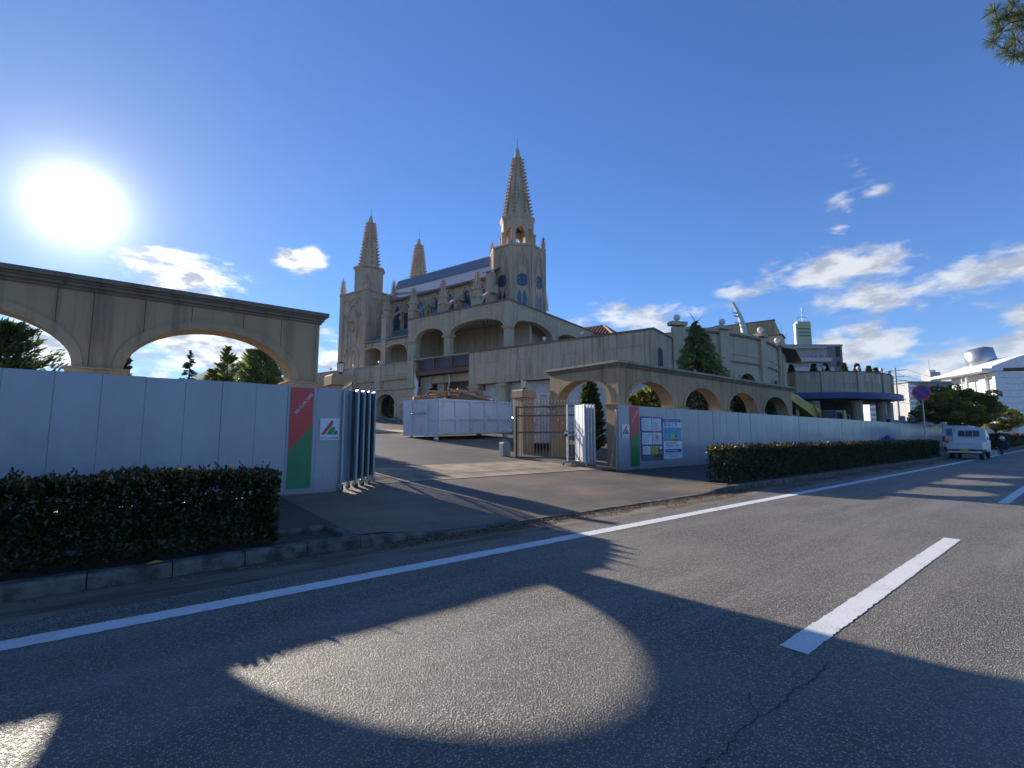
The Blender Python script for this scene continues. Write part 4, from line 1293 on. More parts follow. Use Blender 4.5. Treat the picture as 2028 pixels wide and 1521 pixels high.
def crockets(parent, c, z0, z1, r0, r1, n_edge, ph, nz, sz):
    mb = MB()
    for e_ in range(n_edge):
        a = ph + 2 * pi * e_ / n_edge
        for k in range(nz):
            t = (k + .5) / nz; z = z0 + (z1 - z0) * t; r = r0 + (r1 - r0) * t
            ux, uy = cos(a), sin(a); wx, wy = -uy, ux
            p = (c[0] + ux * r, c[1] + uy * r)
            q = [(p[0] - ux * .02 + wx * sz * .4, p[1] - uy * .02 + wy * sz * .4), (p[0] - ux * .02 - wx * sz * .4, p[1] - uy * .02 - wy * sz * .4), (p[0] + ux * sz - wx * sz * .3, p[1] + uy * sz - wy * sz * .3), (p[0] + ux * sz + wx * sz * .3, p[1] + uy * sz + wy * sz * .3)]
            mb.hexa([(*q[0], z - sz * .22), (*q[1], z - sz * .22), (*q[2], z + sz * .1), (*q[3], z + sz * .1), (*q[0], z + sz * .2), (*q[1], z + sz * .2), (*q[2], z + sz * .45), (*q[3], z + sz * .45)])
    o = mb.build('crockets', BG, parent); o['kind'] = 'stuff'; return o


def pinnacle(c, z0, z1, r, n=4, nz=7, rod=True):
    mb = MB(); ph = pi / 4 if n == 4 else pi / 8
    mb.lathe([(r * 1.35, z0), (r * 1.35, z0 + .12), (r, z0 + .18), (r * .1, z1), (.01, z1 + .05)], n, c, ph)
    if rod: mb.tube([(c[0], c[1], z1), (c[0], c[1], z1 + .35)], .015, 4)
    p = mb.build('pinnacle', BG, CH)
    crockets(p, c, z0 + .35, z1 - .15, r * .9, r * .18, n, ph, nz, .15)
    return p


# --- buttress piers, flying arches and pinnacles
for y in (28.9, 24.9, 20.87, 16.72):
    mb = MB(); mb.box(2.28, 3.0, y - .36, y + .36, 7.0 if y > 26 else 11.7, 13.55); mb.build('buttress_pier', BG, CH)
    mb = MB(); mb.lathe([(.5, 13.45), (.58, 13.55), (.58, 13.65), (.44, 13.75), (.42, 14.1), (.56, 14.2), (.56, 14.3)], 8, (2.64, y), pi / 8); mb.build('buttress_collar', BG, CH)
    pinnacle((2.64, y), 14.3, 16.0, .36, 4, 8)
    up = [(3.0, 13.6), (5.5, 15.4)]
    lo = [(5.5 - 2.5 * cos(t), 12.2 + 2.45 * sin(t)) for t in np.linspace(.0, 1.2, 9)] + [(5.5, 14.5)]
    mb = MB(); mb.prism([(x, y - .17, z) for x, z in [up[0]] + lo + [up[1]]], (0, .34, 0)); mb.build('flying_arch', BG, CH)


# --- tracery faces on towers
def tracery(mp, c, z0, z1, w, mat=None, ring=None, split=True, t=-.17, k=.1):
    mat = mat or BG
    a = (c, w, z0 + (z1 - z0) * .55, (z1 - z0) * .45, 'p')
    body = [(c - w, z0)] + arch_pts(a, 0, 14) + [(c + w, z0)]
    out_ = [(c - w - k, z0)] + [(c + (x - c) * (1 + k / w), z + k * .9) for x, z in arch_pts(a, 0, 14)] + [(c + w + k, z0)]
    mb = MB(mp); mb.band(body, out_, t, -.001)
    if split:
        for s in (-1, 1):
            a2 = (c + s * w * .5, w * .42, z0 + (z1 - z0) * .25, (z1 - z0) * .3, 'p')
            b2 = [(a2[0] - a2[1], z0)] + arch_pts(a2, 0, 10) + [(a2[0] + a2[1], z0)]
            o2 = [(a2[0] - a2[1] - k * .6, z0)] + [(a2[0] + (x - a2[0]) * (1 + k * .6 / a2[1]), z + k * .6) for x, z in arch_pts(a2, 0, 10)] + [(a2[0] + a2[1] + k * .6, z0)]
            mb.band(b2, o2, t * .7, -.001)
    if ring:
        th = np.linspace(0, 2 * pi, 25)
        mb.band([(c + ring[1] * cos(q), ring[0] + ring[1] * sin(q)) for q in th], [(c + (ring[1] + k) * cos(q), ring[0] + (ring[1] + k) * sin(q)) for q in th], t, -.001)
    return mb.build('tracery', mat, CH)


def west_tower(b0, b1, a0, a1, full):
    cx, cy = (b0 + b1) / 2, (a0 + a1) / 2
    zt = 17.0
    panel_wall(CH, fA(b0), a0, a1, 1.5 if full else 7, zt, [], every(a0, a1, .78), BG, .3, .02, 'tower_panel')
    panel_wall(CH, fB(a0), b0 + .302, b1, 7, zt, [], every(b0 + .302, b1, .74), BG, .3, .02, 'tower_panel')
    MB().box(b0 + .3, b1, a0 + .3, a1, 7.0, zt - .1).build('tower_core', BG, CH)
    mb = MB(); mb.box(b0 - .12, b1 + .12, a0 - .12, a1 + .12, zt, zt + .12); mb.box(b0 - .05, b1 + .05, a0 - .05, a1 + .05, zt + .12, zt + .2); mb.build('tower_cornice', BG, CH)
    R1 = 1.62
    mb = MB(); mb.lathe([(R1, zt + .2), (R1, zt + 2.95), (R1 + .2, zt + 3.1), (R1 + .22, zt + 3.25), (R1 * .75, zt + 3.3)], 8, (cx, cy), pi / 8); mb.build('tower_drum', MT['greybeige'], CH)
    z0 = zt + 3.3
    mb = MB(); mb.lathe([(1.08, z0), (.32, z0 + 5.6), (.26, z0 + 5.75), (.2, z0 + 6.2), (.03, z0 + 6.5)], 8, (cx, cy), pi / 8); mb.tube([(cx, cy, z0 + 6.4), (cx, cy, z0 + 7.4)], .025, 5)
    for e_ in range(8):
        a = pi / 8 + e_ * pi / 4
        mb.tube([(cx + 1.1 * cos(a), cy + 1.1 * sin(a), z0), (cx + .33 * cos(a), cy + .33 * sin(a), z0 + 5.6)], .05, 4)
    sp_ = mb.build('spire', BG, CH)
    crockets(sp_, (cx, cy), z0 + .2, z0 + 5.6, 1.1, .34, 8, pi / 8, 14, .27)
    for x in (b0 + .18, b1 - .18):
        for y in (a0 + .18, a1 - .18): pinnacle((x, y), zt + .2, zt + 2.1, .3, 4, 8)
    if full:
        ca_ = (a0 + a1) / 2
        for s0 in (a0 + .05, a1 - .65): MB().box(b0 - .12, b0 - .001, s0, s0 + .6, 7.2, zt - .05).build('corner_pilaster', BG, CH)
        MB().box(b0 - .12, b0 + .5, a0 - .12, a0 - .001, 7.2, zt - .05).build('corner_pilaster', BG, CH)
        tracery(fA(b0), ca_, 12.0, 15.6, .75, ring=(13.3, .55), split=False)
        tracery(fA(b0), ca_ - 1.3, 12.0, 14.6, .38, split=False); tracery(fA(b0), ca_ + 1.3, 12.0, 14.6, .38, split=False)
        for s in (-1.25, 0, 1.25): arch_ring(CH, fA(b0), (ca_ + s, .55, 15.7, .6), .1, -.15, 0, BG, 'tracery')
        for s in (-.75, .75): MB().box(b0 - .07, b0 - .001, ca_ + s - .05, ca_ + s + .05, 10.8, 12.0).build('tracery', BG, CH)
        th = np.linspace(0, 2 * pi, 19); mb = MB(fA(b0)); mb.band([(ca_ + .25 * cos(q), 13.3 + .25 * sin(q)) for q in th], [(ca_ + .33 * cos(q), 13.3 + .33 * sin(q)) for q in th], -.06, -.001)
        for q in np.linspace(0, 2 * pi, 7)[:-1]: mb.band([(ca_ + .33 * cos(q) - .03, 13.3 + .33 * sin(q)), (ca_ + .55 * cos(q) - .03, 13.3 + .55 * sin(q))], [(ca_ + .33 * cos(q) + .03, 13.3 + .33 * sin(q) + .01), (ca_ + .55 * cos(q) + .03, 13.3 + .55 * sin(q) + .01)], -.05, -.001)
        mb.build('rose_relief', BG, CH)
        arch_ring(CH, fA(b0), (ca_, 1.25, 9.5, 1.5), .16, -.1, 0, BG)
        mb = MB(fA(b0))
        for s in (-1.25, -.62, 0, .62, 1.25): mb.box(ca_ + s - .05, ca_ + s + .05, -.08, -.001, 8.1, 9.6)
        for s in (-.93, -.31, .31, .93): mb.band(arch_pts((ca_ + s, .31, 9.5, .45), 0, 8), arch_pts((ca_ + s, .31, 9.5, .45), .07, 8), -.08, -.001)
        for s in (-.62, 0, .62): mb.band(arch_pts((ca_ + s, .62, 9.5, 1.0), 0, 10), arch_pts((ca_ + s, .62, 9.5, 1.0), .07, 10), -.075, -.001)
        mb.build('blind_window', BG, CH)
        tracery(fB(a0), b0 + 2.3, 12.0, 15.2, 1.0, ring=(13.3, .6), split=False)
        for s in (1.1, 2.2, 3.3): arch_ring(CH, fB(a0), (b0 + s, .5, 15.7, .6), .1, -.15, 0, BG, 'tracery')


west_tower(2.5, 6.5, 32.1, 36.8, True)
west_tower(10.35, 14.35, 32.4, 37.1, False)

# --- octagonal crossing tower
OC = (8.6, 16.5); RO = 2.72
mb = MB(); mb.lathe([(RO, 7.0), (RO, 19.2), (RO + .12, 19.25), (RO + .14, 19.42), (RO + .02, 19.5), (1.6, 19.55)], 8, OC, pi / 8); mb.build('octagon_body', BG, CH)
ap = RO * cos(pi / 8); hw = RO * sin(pi / 8)
def oct_map(k, apo):
    n = (cos(k * pi / 4), sin(k * pi / 4)); tdir = (-n[1], n[0])
    return lambda s, t, z: (OC[0] + n[0] * (apo - t) + tdir[0] * s, OC[1] + n[1] * (apo - t) + tdir[1] * s, z)
for k in range(8):
    ang = pi / 8 + k * pi / 4
    mb = MB(); mb.box(-.17, .17, -.16, .16, 11.5, 19.18); o = mb.build('corner_shaft', BG, CH, (OC[0] + RO * cos(ang) * .985, OC[1] + RO * sin(ang) * .985, 0), ang)
for k in (3, 4, 5, 6, 7):
    mp = oct_map(k, ap)
    for w, z1, kk in ((.82, 19.0, .1), (.62, 18.4, .07)):
        a = (0, w, 14.6, z1 - 14.6, 'p'); body = [(-w, 12.0)] + arch_pts(a, 0, 16) + [(w, 12.0)]
        out_ = [(-w - kk, 12.0)] + [(x * (1 + kk / w), z + kk * 1.3) for x, z in arch_pts(a, 0, 16)] + [(w + kk, 12.0)]
        mb = MB(mp); mb.band(body, out_, -.1 if w > .7 else -.06, -.001); mb.build('tracery', BG, CH)
    mb = MB(mp)
    for s in (-1, 1): mb.band([(s * .08, 17.9), (s * .3, 17.0), (s * .03, 16.5)], [(s * .15, 17.9), (s * .38, 17.0), (s * .09, 16.5)], -.05, -.001)
    mb.band([(-.2, 17.35), (0, 17.6), (.2, 17.35)], [(-.2, 17.42), (0, 17.68), (.2, 17.42)], -.045, -.001); mb.build('tracery', BG, CH)
    th = np.linspace(0, 2 * pi, 25)
    mb = MB(mp); mb.poly([(.5 * cos(q), -.012, 15.9 + .52 * sin(q)) for q in th[:-1]]); wn = mb.build('round_window', MT['blueglass'], CH)
    mb = MB(mp); mb.band([(.5 * cos(q), 15.9 + .52 * sin(q)) for q in th], [(.57 * cos(q), 15.9 + .59 * sin(q)) for q in th], -.05, -.001); mb.box(-.02, .02, -.03, -.013, 15.39, 16.41); mb.box(-.49, .49, -.03, -.014, 15.88, 15.92); mb.build('window_frame', MT['frame'], wn)
    for s in (-.25, .25):
        mb = MB(mp); mb.poly([(s - .19, -.012, 13.2), (s + .19, -.012, 13.2), (s + .19, -.012, 14.4), (s, -.012, 15.0), (s - .19, -.012, 14.4)]); mb.build('lancet_window', MT['blueglass'], CH)
for k in range(0, 8, 1):
    ang = pi / 8 + k * pi / 4
    if k % 2 == 0: pinnacle((OC[0] + (RO - .1) * cos(ang), OC[1] + (RO - .1) * sin(ang)), 19.5, 20.9, .2, 4, 4, False)
# belfry
RB = 1.66; apb = RB * cos(pi / 8); hb = RB * sin(pi / 8)
for k in range(8):
    mp = oct_map(k, apb)
    mb = MB(mp); strip_wall(mb, -hb, hb, 19.55, 22.35, [(0, .42, 21.1, .5)], 0, .28, 14); mb.build('belfry_arch', BG, CH)
    ang = pi / 8 + k * pi / 4
    mb = MB(); mb.lathe([(.2, 19.55), (.2, 20.95), (.26, 21.0), (.26, 21.12), (.2, 21.15)], 8, (OC[0] + RB * cos(ang), OC[1] + RB * sin(ang))); mb.build('belfry_column', BG, CH)
mb = MB(); mb.lathe([(RB, 22.35), (RB + .1, 22.5), (RB + .16, 22.75), (RB + .16, 22.85), (1.4, 23.0)], 8, OC, pi / 8); mb.build('belfry_cornice', BG, CH)
mb = MB(); mb.lathe([(.1, 21.9), (.32, 21.8), (.4, 21.5), (.5, 21.3), (.48, 21.28)], 12, OC); mb.tube([(OC[0], OC[1], 21.9), (OC[0], OC[1], 22.5)], .05, 5); mb.build('bell', MT['darkmetal'], CH)
mb = MB(); mb.lathe([(1.38, 22.98), (.36, 29.4), (.28, 29.6), (.24, 30.2), (.04, 30.65)], 8, OC, pi / 8); mb.tube([(*OC, 30.6), (*OC, 31.75)], .03, 5)
for e_ in range(8):
    a = pi / 8 + e_ * pi / 4
    mb.tube([(OC[0] + 1.4 * cos(a), OC[1] + 1.4 * sin(a), 22.98), (OC[0] + .37 * cos(a), OC[1] + .37 * sin(a), 29.4)], .06, 4)
sp_ = mb.build('spire', BG, CH)
crockets(sp_, OC, 23.1, 29.4, 1.4, .38, 8, pi / 8, 17, .26)
for k in range(3, 8):
    n = (cos(k * pi / 4), sin(k * pi / 4)); tn = (-n[1], n[0])
    mb = MB()
    for s in (-1, 1):
        q0 = Vector((OC[0] + n[0] * 1.3 + tn[0] * s * .45, OC[1] + n[1] * 1.3 + tn[1] * s * .45, 23.0)); q1 = Vector((OC[0] + n[0] * .96, OC[1] + n[1] * .96, 25.4))
        mb.tube([q0, q1], .05, 4)
    mb.build('spire_gablet', BG, CH)
pinnacle((OC[0] + 3.6, OC[1] - 1.0), 14.2, 16.3, .3, 4, 8)
# stub of roof between the nave and the crossing tower
mb = MB(); mb.box(4.6, 5.6, 16.9, 17.3, 12, 16.6); mb.build('gable_wall', BG, CH)
mb = MB(); mb.hexa([(4.3, 16.7, 16.35), (6.2, 16.7, 17.3), (6.2, 17.5, 17.3), (4.3, 17.5, 16.35), (4.3, 16.7, 16.45), (6.2, 16.7, 17.4), (6.2, 17.5, 17.4), (4.3, 17.5, 16.45)]); mb.build('gable_roof', MT['slate'], CH)
# red clay tiled roof behind the terrace
rr = thing('tiled_roof_house', 'house with red clay tiled hipped roof showing above the podium parapet', 'house', (40.5, 33.5, prof(33)), R(14.9))
mb = MB(); mb.box(-3, 3, -3, 5, 0, 8.6); mb.build('wall', MT['greybeige'], rr)
mb = MB(); zr, ze = 11.2, 8.6
mb.poly([(-3.3, -3.3, ze), (3.3, -3.3, ze), (0, 0, zr)]); mb.poly([(3.3, -3.3, ze), (3.3, 5.3, ze), (0, 3, zr), (0, 0, zr)]); mb.poly([(-3.3, -3.3, ze), (0, 0, zr), (0, 3, zr), (-3.3, 5.3, ze)]); mb.poly([(-3.3, 5.3, ze), (0, 3, zr), (3.3, 5.3, ze)]); mb.poly([(-3.3, -3.3, ze), (-3.3, 5.3, ze), (3.3, 5.3, ze), (3.3, -3.3, ze)])
rf = mb.build('roof', MT['redroof'], rr)
for k in range(-7, 8):
    x = k * .42
    z = lambda yy: ze + (zr - ze) * (yy + 3.3) / 3.3
    ytop = -3.3 + 3.3 * (1 - abs(x) / 3.3)
    mb = MB(); mb.tube([(x, -3.35, ze + .05), (x, ytop, z(ytop) + .06)], .1, 6); mb.build('tile_row', MT['redroof'], rf)
for k in range(-7, 19):
    y = k * .42
    xt = -3.3 + 3.3 * min(1, max(0, 1 - max(0, -y) / 3.3 if y < 0 else 1 - max(0, y - 3) / 2.3))
    mb = MB(); mb.tube([(-3.35, y, ze + .05), (xt, y, ze + (zr - ze) * (xt + 3.3) / 3.3 + .06)], .1, 6); mb.build('tile_row', MT['redroof'], rf)
mb = MB(); mb.tube([(-3.3, -3.3, ze + .08), (0, 0, zr + .1), (0, 3, zr + .1)], .14, 6); mb.tube([(3.3, -3.3, ze + .08), (0, 0, zr + .1)], .14, 6); mb.build('ridge_tiles', MT['wood2'], rf)


# ------------------------------------------------------------------ curved wing right of the podium
def circle3(p, q, r):
    ax, ay = p; bx, by = q; cx, cy = r
    d = 2 * (ax * (by - cy) + bx * (cy - ay) + cx * (ay - by))
    ux = ((ax * ax + ay * ay) * (by - cy) + (bx * bx + by * by) * (cy - ay) + (cx * cx + cy * cy) * (ay - by)) / d
    uy = ((ax * ax + ay * ay) * (cx - bx) + (bx * bx + by * by) * (ax - cx) + (cx * cx + cy * cy) * (bx - ax)) / d
    return ux, uy, hypot(ax - ux, ay - uy)


def arc_map(c, org):
    ux, uy, r = c
    return lambda s, t, z: (ux + (r - t) * cos(s / r) - org[0], uy + (r - t) * sin(s / r) - org[1], z)


def arc_s(c, p): return math.atan2(p[1] - c[1], p[0] - c[0]) * c[2]


def arc_box(mp, s0, s1, t0, t1, z0, z1, n):
    mb = MB(mp)
    for k in range(n):
        a = s0 + (s1 - s0) * k / n; b = s0 + (s1 - s0) * (k + 1) / n
        mb.hexa([(a, t0, z0), (b, t0, z0), (b, t1, z0), (a, t1, z0), (a, t0, z1), (b, t0, z1), (b, t1, z1), (a, t1, z1)])
    return mb


GB = MT['greybeige']
cw = thing('curved_wing', 'grey beige curved hall with pilasters and globe lamps behind the tall conifer', 'building', (37.3, 18, prof(18)))
og = (37.3, 18); oz = prof(18)
C1 = circle3((29.95, 18.08), (36.16, 16.3), (44.07, 17.22))
mpw = arc_map(C1, og); mp1 = lambda s, t, z: mpw(s, t, z - oz)
sA, sB = arc_s(C1, (29.95, 18.08)), arc_s(C1, (44.07, 17.22))
CA = [(arc_s(C1, (36.05, 16.3)), 1.4, 4.25, 1.65), (arc_s(C1, (41.4, 16.6)), 1.1, 4.25, 1.55)]
panel_wall(cw, mp1, sA, sB, oz, 8.6, CA, every(sA, sB, 1.6), GB, .4, .02)
for a in CA: arch_ring(cw, mp1, a, .2, -.06, 0, GB)
arc_box(mp1, sA, sB, .5, .6, oz, 8.4, 8).build('hall_shade_sheet', MT['dark'], cw)  # dark sheet close behind the arches, standing in for the hall's shade
arc_box(mp1, sA, sB, -.12, .5, 8.6, 8.75, 14).build('coping', MT['cornice'], cw)
arc_box(mp1, sA, sB, -.06, .45, 8.75, 8.93, 14).build('coping', GB, cw)
arc_box(mp1, sA, sB, -.07, -.001, 6.6, 6.72, 14).build('string_course', MT['cornice'], cw)
arc_box(mp1, sA, sB, -.05, -.001, 7.2, 7.3, 14).build('string_course', GB, cw)
for p in ((29.8, 18.1), (33.45, 16.6), (38.4, 16.27), (43.7, 17.15)):
    s = arc_s(C1, p); w = .45 if p[0] > 30 else .5
    arc_box(mp1, s - w, s + w, -.22, -.002, oz, 8.8, 2).build('pilaster', GB, cw)
    arc_box(mp1, s - w - .1, s + w + .1, -.34, .3, 8.94, 9.2, 2).build('pilaster_cap', GB, cw)
    c = mp1(s, 0, 9.2); mb = MB(); mb.lathe([(.06, c[2]), (.06, c[2] + .1), (.18, c[2] + .16), (.24, c[2] + .32), (.17, c[2] + .5), (.02, c[2] + .56)], 12, (c[0], c[1])); mb.build('globe_lamp', MT['lamp'], cw, smooth=True)
# side return running back from the end of the curve
e1 = mp1(sB, 0, 0); mb = MB(); mb.hexa([(e1[0], e1[1] + .01, 0), (e1[0] + 4, e1[1] + 4.5, 0), (e1[0] + 3.6, e1[1] + 4.8, 0), (e1[0] - .4, e1[1] + .3, 0), (e1[0], e1[1] + .01, 7.4), (e1[0] + 4, e1[1] + 4.5, 7.4), (e1[0] + 3.6, e1[1] + 4.8, 7.4), (e1[0] - .4, e1[1] + .3, 7.4)]); mb.build('side_wall', GB, cw)
mb = MB(); pts = [mp1(s, .4, 8.0) for s in np.linspace(sA, sB, 10)] + [(e1[0] + 4, e1[1] + 4.6, 8.0 - oz), (10, 14, 8.0 - oz), (-2, 14, 8.0 - oz)]; mb.poly(pts); mb.build('flat_roof', GB, cw)

# ------------------------------------------------------------------ ochre hall with its lower front, canopy and silver fin
hz = prof(20)
hall = thing('ochre_hall', 'tall ochre windowless hall rising behind the curved wing', 'building', (50.8, 20.0, hz), R(14.9))
panel_wall(hall, fA(0), 0, 13, 0, 11.9, [], every(0, 13, 1.6), MT['hallyellow'], .3, .02)
panel_wall(hall, fB(0), .302, 9, 0, lambda s: 11.9 - .12 * s, [], every(.3, 9, 1.6), MT['hallyellow'], .3, .02)
MB().box(.31, 9, .31, 13, 0, 10.5).build('hall_core', MT['hallyellow'], hall)
mb = MB(); mb.box(-.06, .3, -.06, 13, 11.9, 12.0); mb.build('coping', MT['cornice'], hall)
mb = MB(); mb.box(-2.2, -.01, -.8, 9, 0, 9.9); mb.build('lower_front', GB, hall)
mb = MB(); mb.hexa([(-2.3, -.9, 9.9), (.0, -.9, 9.9), (.0, 9, 9.9), (-2.3, 9, 9.9), (-2.3, -.9, 10.02), (.0, -.9, 10.02), (.0, 9, 10.02), (-2.3, 9, 10.02)]); mb.build('coping', MT['cornice'], hall)
mb = MB(); mb.prism([(.9, -.04, 9.2), (4.2, -.04, 7.6), (4.3, -.04, 7.75), (1.0, -.04, 9.35)], (0, -.12, 0)); mb.build('stair_moulding', MT['hallyellow'], hall)
can = thing('entrance_canopy', 'sloping canopy with dark green underside between the curved wing and the round wing', 'canopy', (48, 18, prof(18)), R(0))
zc = prof(18)
mb = MB(); P_ = [(-2, -.3, 9.3 - zc), (.3, -.7, 9.26 - zc), (8.7, 1.7, 9.0 - zc), (6.4, 2.8, 9.04 - zc)]
mb.poly(P_); mb.build('canopy_soffit', simple('dark_green_paint', (.03, .06, .05), .6), can)
mb = MB(); mb.poly([(p[0], p[1], p[2] + .22) for p in P_])
for a, b in zip(P_, P_[1:] + P_[:1]): mb.poly([a, b, (b[0], b[1], b[2] + .22), (a[0], a[1], a[2] + .22)])
mb.build('canopy_fascia', GB, can)
for x, y in ((-1.2, .2), (7.2, 2.0)): MB().box(x - .12, x + .12, y - .12, y + .12, 0, 8.0 - zc).build('canopy_post', GB, can)
fin = thing('fin_ornament', 'curved silver fin ornament with small spikes on the hall roof', 'roof ornament', (48.3, 22.4, 10.8))
mb = MB(); dx, dy = sin(R(50.66)), -cos(R(50.66))
lf = [(.25 - .95 * (t ** 2.2), 4.0 * t) for t in np.linspace(0, 1, 14)]; rg = [(.8 - 1.35 * (t ** 2.0), 4.0 * t + .12 * t) for t in np.linspace(0, 1, 14)]
for a, b, c, d in zip(lf, lf[1:], rg[1:], rg):
    w = .18
    q = lambda p, s: (p[0] * dx + s * w * dy * -1, p[0] * dy + s * w * dx, p[1])
    mb.hexa([q(a, -1), q(b, -1), q(b, 1), q(a, 1), q(d, -1), q(c, -1), q(c, 1), q(d, 1)])
mb.build('fin_blade', MT['galvblue'], fin)
for z, x in ((1.5, .05), (1.9, 0), (2.6, -.12), (2.95, -.2)):
    mb = MB(); mb.tube([(x * dx, x * dy, z), ((x - .55) * dx, (x - .55) * dy, z + .08)], [.1, .01], 6); mb.build('spike', MT['galv'], fin)

# ------------------------------------------------------------------ round wing on columns
rz0 = prof(17)
rw = thing('round_wing', 'round beige roof terrace on columns with a blue fascia, behind the long hoarding', 'building', (62, 20, rz0))
og2 = (62, 20)
C2 = circle3((54.0, 20.66), (58.8, 15.9), (68.3, 14.6))
C2 = circle3((55.2, 20.66), (60.2, 15.6), (68.3, 14.6))
mq = arc_map(C2, og2); mp2 = lambda s, t, z: mq(s, t, z - rz0)
def s_of(p):
    s = arc_s(C2, p); return s if s < 0 else s - 2 * pi * C2[2]
s0, s1 = s_of((55.0, 21.0)), s_of((69.5, 15.2))
n_ = 9
panel_wall(rw, mp2, s0, s1, 5.2, 7.95, [], [s0 + (s1 - s0) * k / 18 for k in range(1, 18)], GB, .35, .03)
arc_box(mp2, s0, s1, -.06, .4, 7.95, 8.08, 18).build('coping', MT['cornice'], rw)
for z in (6.45, 6.75): arc_box(mp2, s0, s1, -.05, -.001, z, z + .08, 18).build('string_course', GB, rw)
for k in (4, 8, 12, 15, 18):
    s = s0 + (s1 - s0) * k / 18; arc_box(mp2, s - .45, s + .45, -.14, -.001, 5.2, 7.96, 2).build('pilaster', GB, rw)
    c = mp2(s, .15, 8.08); mb = MB(); mb.lathe([(.05, c[2]), (.05, c[2] + .15), (.16, c[2] + .2), (.2, c[2] + .35), (.14, c[2] + .5), (.02, c[2] + .55)], 10, (c[0], c[1])); mb.build('globe_lamp', MT['lamp'], rw)
arc_box(mp2, s0, s0 + (s1 - s0) * .86, -.9, -.02, 5.12, 5.75, 16).build('blue_fascia', MT['bluefascia'], rw)
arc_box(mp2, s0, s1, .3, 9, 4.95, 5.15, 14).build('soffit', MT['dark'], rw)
arc_box(mp2, s0, s1, .3, 9, 6.9, 7.0, 14).build('terrace_deck', GB, rw)
for k in (3, 8, 12.5, 15.5, 18):
    s = s0 + (s1 - s0) * k / 18; c = mp2(s, .6, 0); mb = MB(); mb.lathe([(.5, 0), (.5, 4.95 - rz0)], 14, (c[0], c[1])); mb.build('column', GB, rw, smooth=False)
arc_box(mp2, s0, s0 + (s1 - s0) * .74, 3.6, 3.9, rz0, 4.95, 12).build('back_wall', MT['dark'], rw)  # dark coloured sheet for the shade under the blue fascia
for k in (15.2, 17): 
    s = s0 + (s1 - s0) * k / 18; arc_box(mp2, s - .5, s + .5, 5.5, 5.8, rz0, 4.95, 2).build('back_wall', GB, rw)
# garden wall at the foot of the round wing
gw = thing('garden_wall', 'low grey parapet wall with pillars showing above the far end of the hoarding', 'wall', (66, 11.2, .3))
MB().box(-16, 10, -.12, .12, 0, 2.35).build('wall', MT['brick'], gw)
for k in range(7): MB().cbox(-16 + 4.2 * k, -15.4 + 4.2 * k, -.2, .2, 0, 2.75, .03).build('wall_pillar', MT['brick'], gw)

# ------------------------------------------------------------------ far buildings
def block_at(name, label, cat, loc, rz): return thing(name, label, cat, loc, rz)
VR = R(50.66 - 90)
# flats with the pale green sign tower
ap1 = thing('apartment_block', 'grey apartment block with open stair frame and a pale green sign tower on its roof', 'building', (169.5, 55, 1), VR)
MB().box(-20, 3.6, 0, 12, 0, 27.6).build('wall', MT['apt'], ap1)
for k in range(8):
    z = 26.0 - 3.0 * k
    MB().box(-20, 4.2 + (.4 if k % 2 else 0), -1.3, -.002, z - 2.6, z - 1.4).build('balcony', MT['aptlight'], ap1)
    MB().box(-20, 4.1, -1.35, -.003, z - 2.75, z - 2.601).build('balcony_slab', MT['aptdark'], ap1)
    for x in (-2.2, .6, 2.6):
        mb = MB(); mb.box(x - .8, x + .8, -.03, -.001, z - 1.4, z - .2); w = mb.build('window', MT['glass'], ap1)
        MB().box(x - .05, x + .05, -.05, -.031, z - 1.4, z - .2).build('window_frame', MT['white'], w)
MB().box(-20.5, 2.6, -1.6, 12, 27.6, 28.1).build('roof_slab', MT['aptlight'], ap1)
MB().box(-20.5, 8.4, -.4, 12, 28.4, 29.0).build('roof_slab', MT['apt'], ap1)
MB().box(-20.5, 4.5, 0.5, 12, 28.1, 28.4).build('roof_step', MT['aptdark'], ap1)
MB().box(3.61, 6.3, 0, 8, 0, 28.39).build('stair_wall', MT['aptdark'], ap1)
MB().box(7.7, 8.4, 0, 8, 0, 28.39).build('stair_post', MT['aptdark'], ap1)
for z in (0, 3, 6, 9, 12, 15, 17.5, 20.6, 23.6): MB().box(6.301, 7.699, 0, 8, z, z + 1.4).build('stair_landing', MT['aptdark'], ap1)
mb = MB(); mb.box(-3.4, .9, 3, 4.3, 29.0, 37.2); st = mb.build('sign_tower', MT['signgreen'], ap1)
MB().box(-4.0, -3.41, 3.3, 4.2, 29.0, 36.6).build('sign_tower_side', MT['white'], ap1)
for z in (34.6, 33.4, 32.3): MB().box(-3.1, .5, 2.9, 2.999, z, z + .45).build('sign_lettering', MT['aptdark'], st)
mb = MB(); mb.tube([(-3.2, 3.7, 37.2)] + [(-1.4 - 1.8 * cos(t), 3.7, 37.9 + 1.0 * sin(t)) for t in np.linspace(0, pi, 9)] + [(.4, 3.7, 37.2)], .12, 5); mb.tube([(-1.4, 3.7, 37.2), (-1.4, 3.7, 42)], .1, 5); mb.tube([(-2.0, 3.7, 40.4), (-.8, 3.7, 40.4)], .08, 5)
mb.build('roof_antenna', MT['wpost'], ap1)
for x in (-8.8, -7.2): MB().tube([(x, 3, 28.5), (x, 3, 35 - (x + 8) * 1.5)], .06, 4).build('antenna_pole', MT['apt'], ap1)

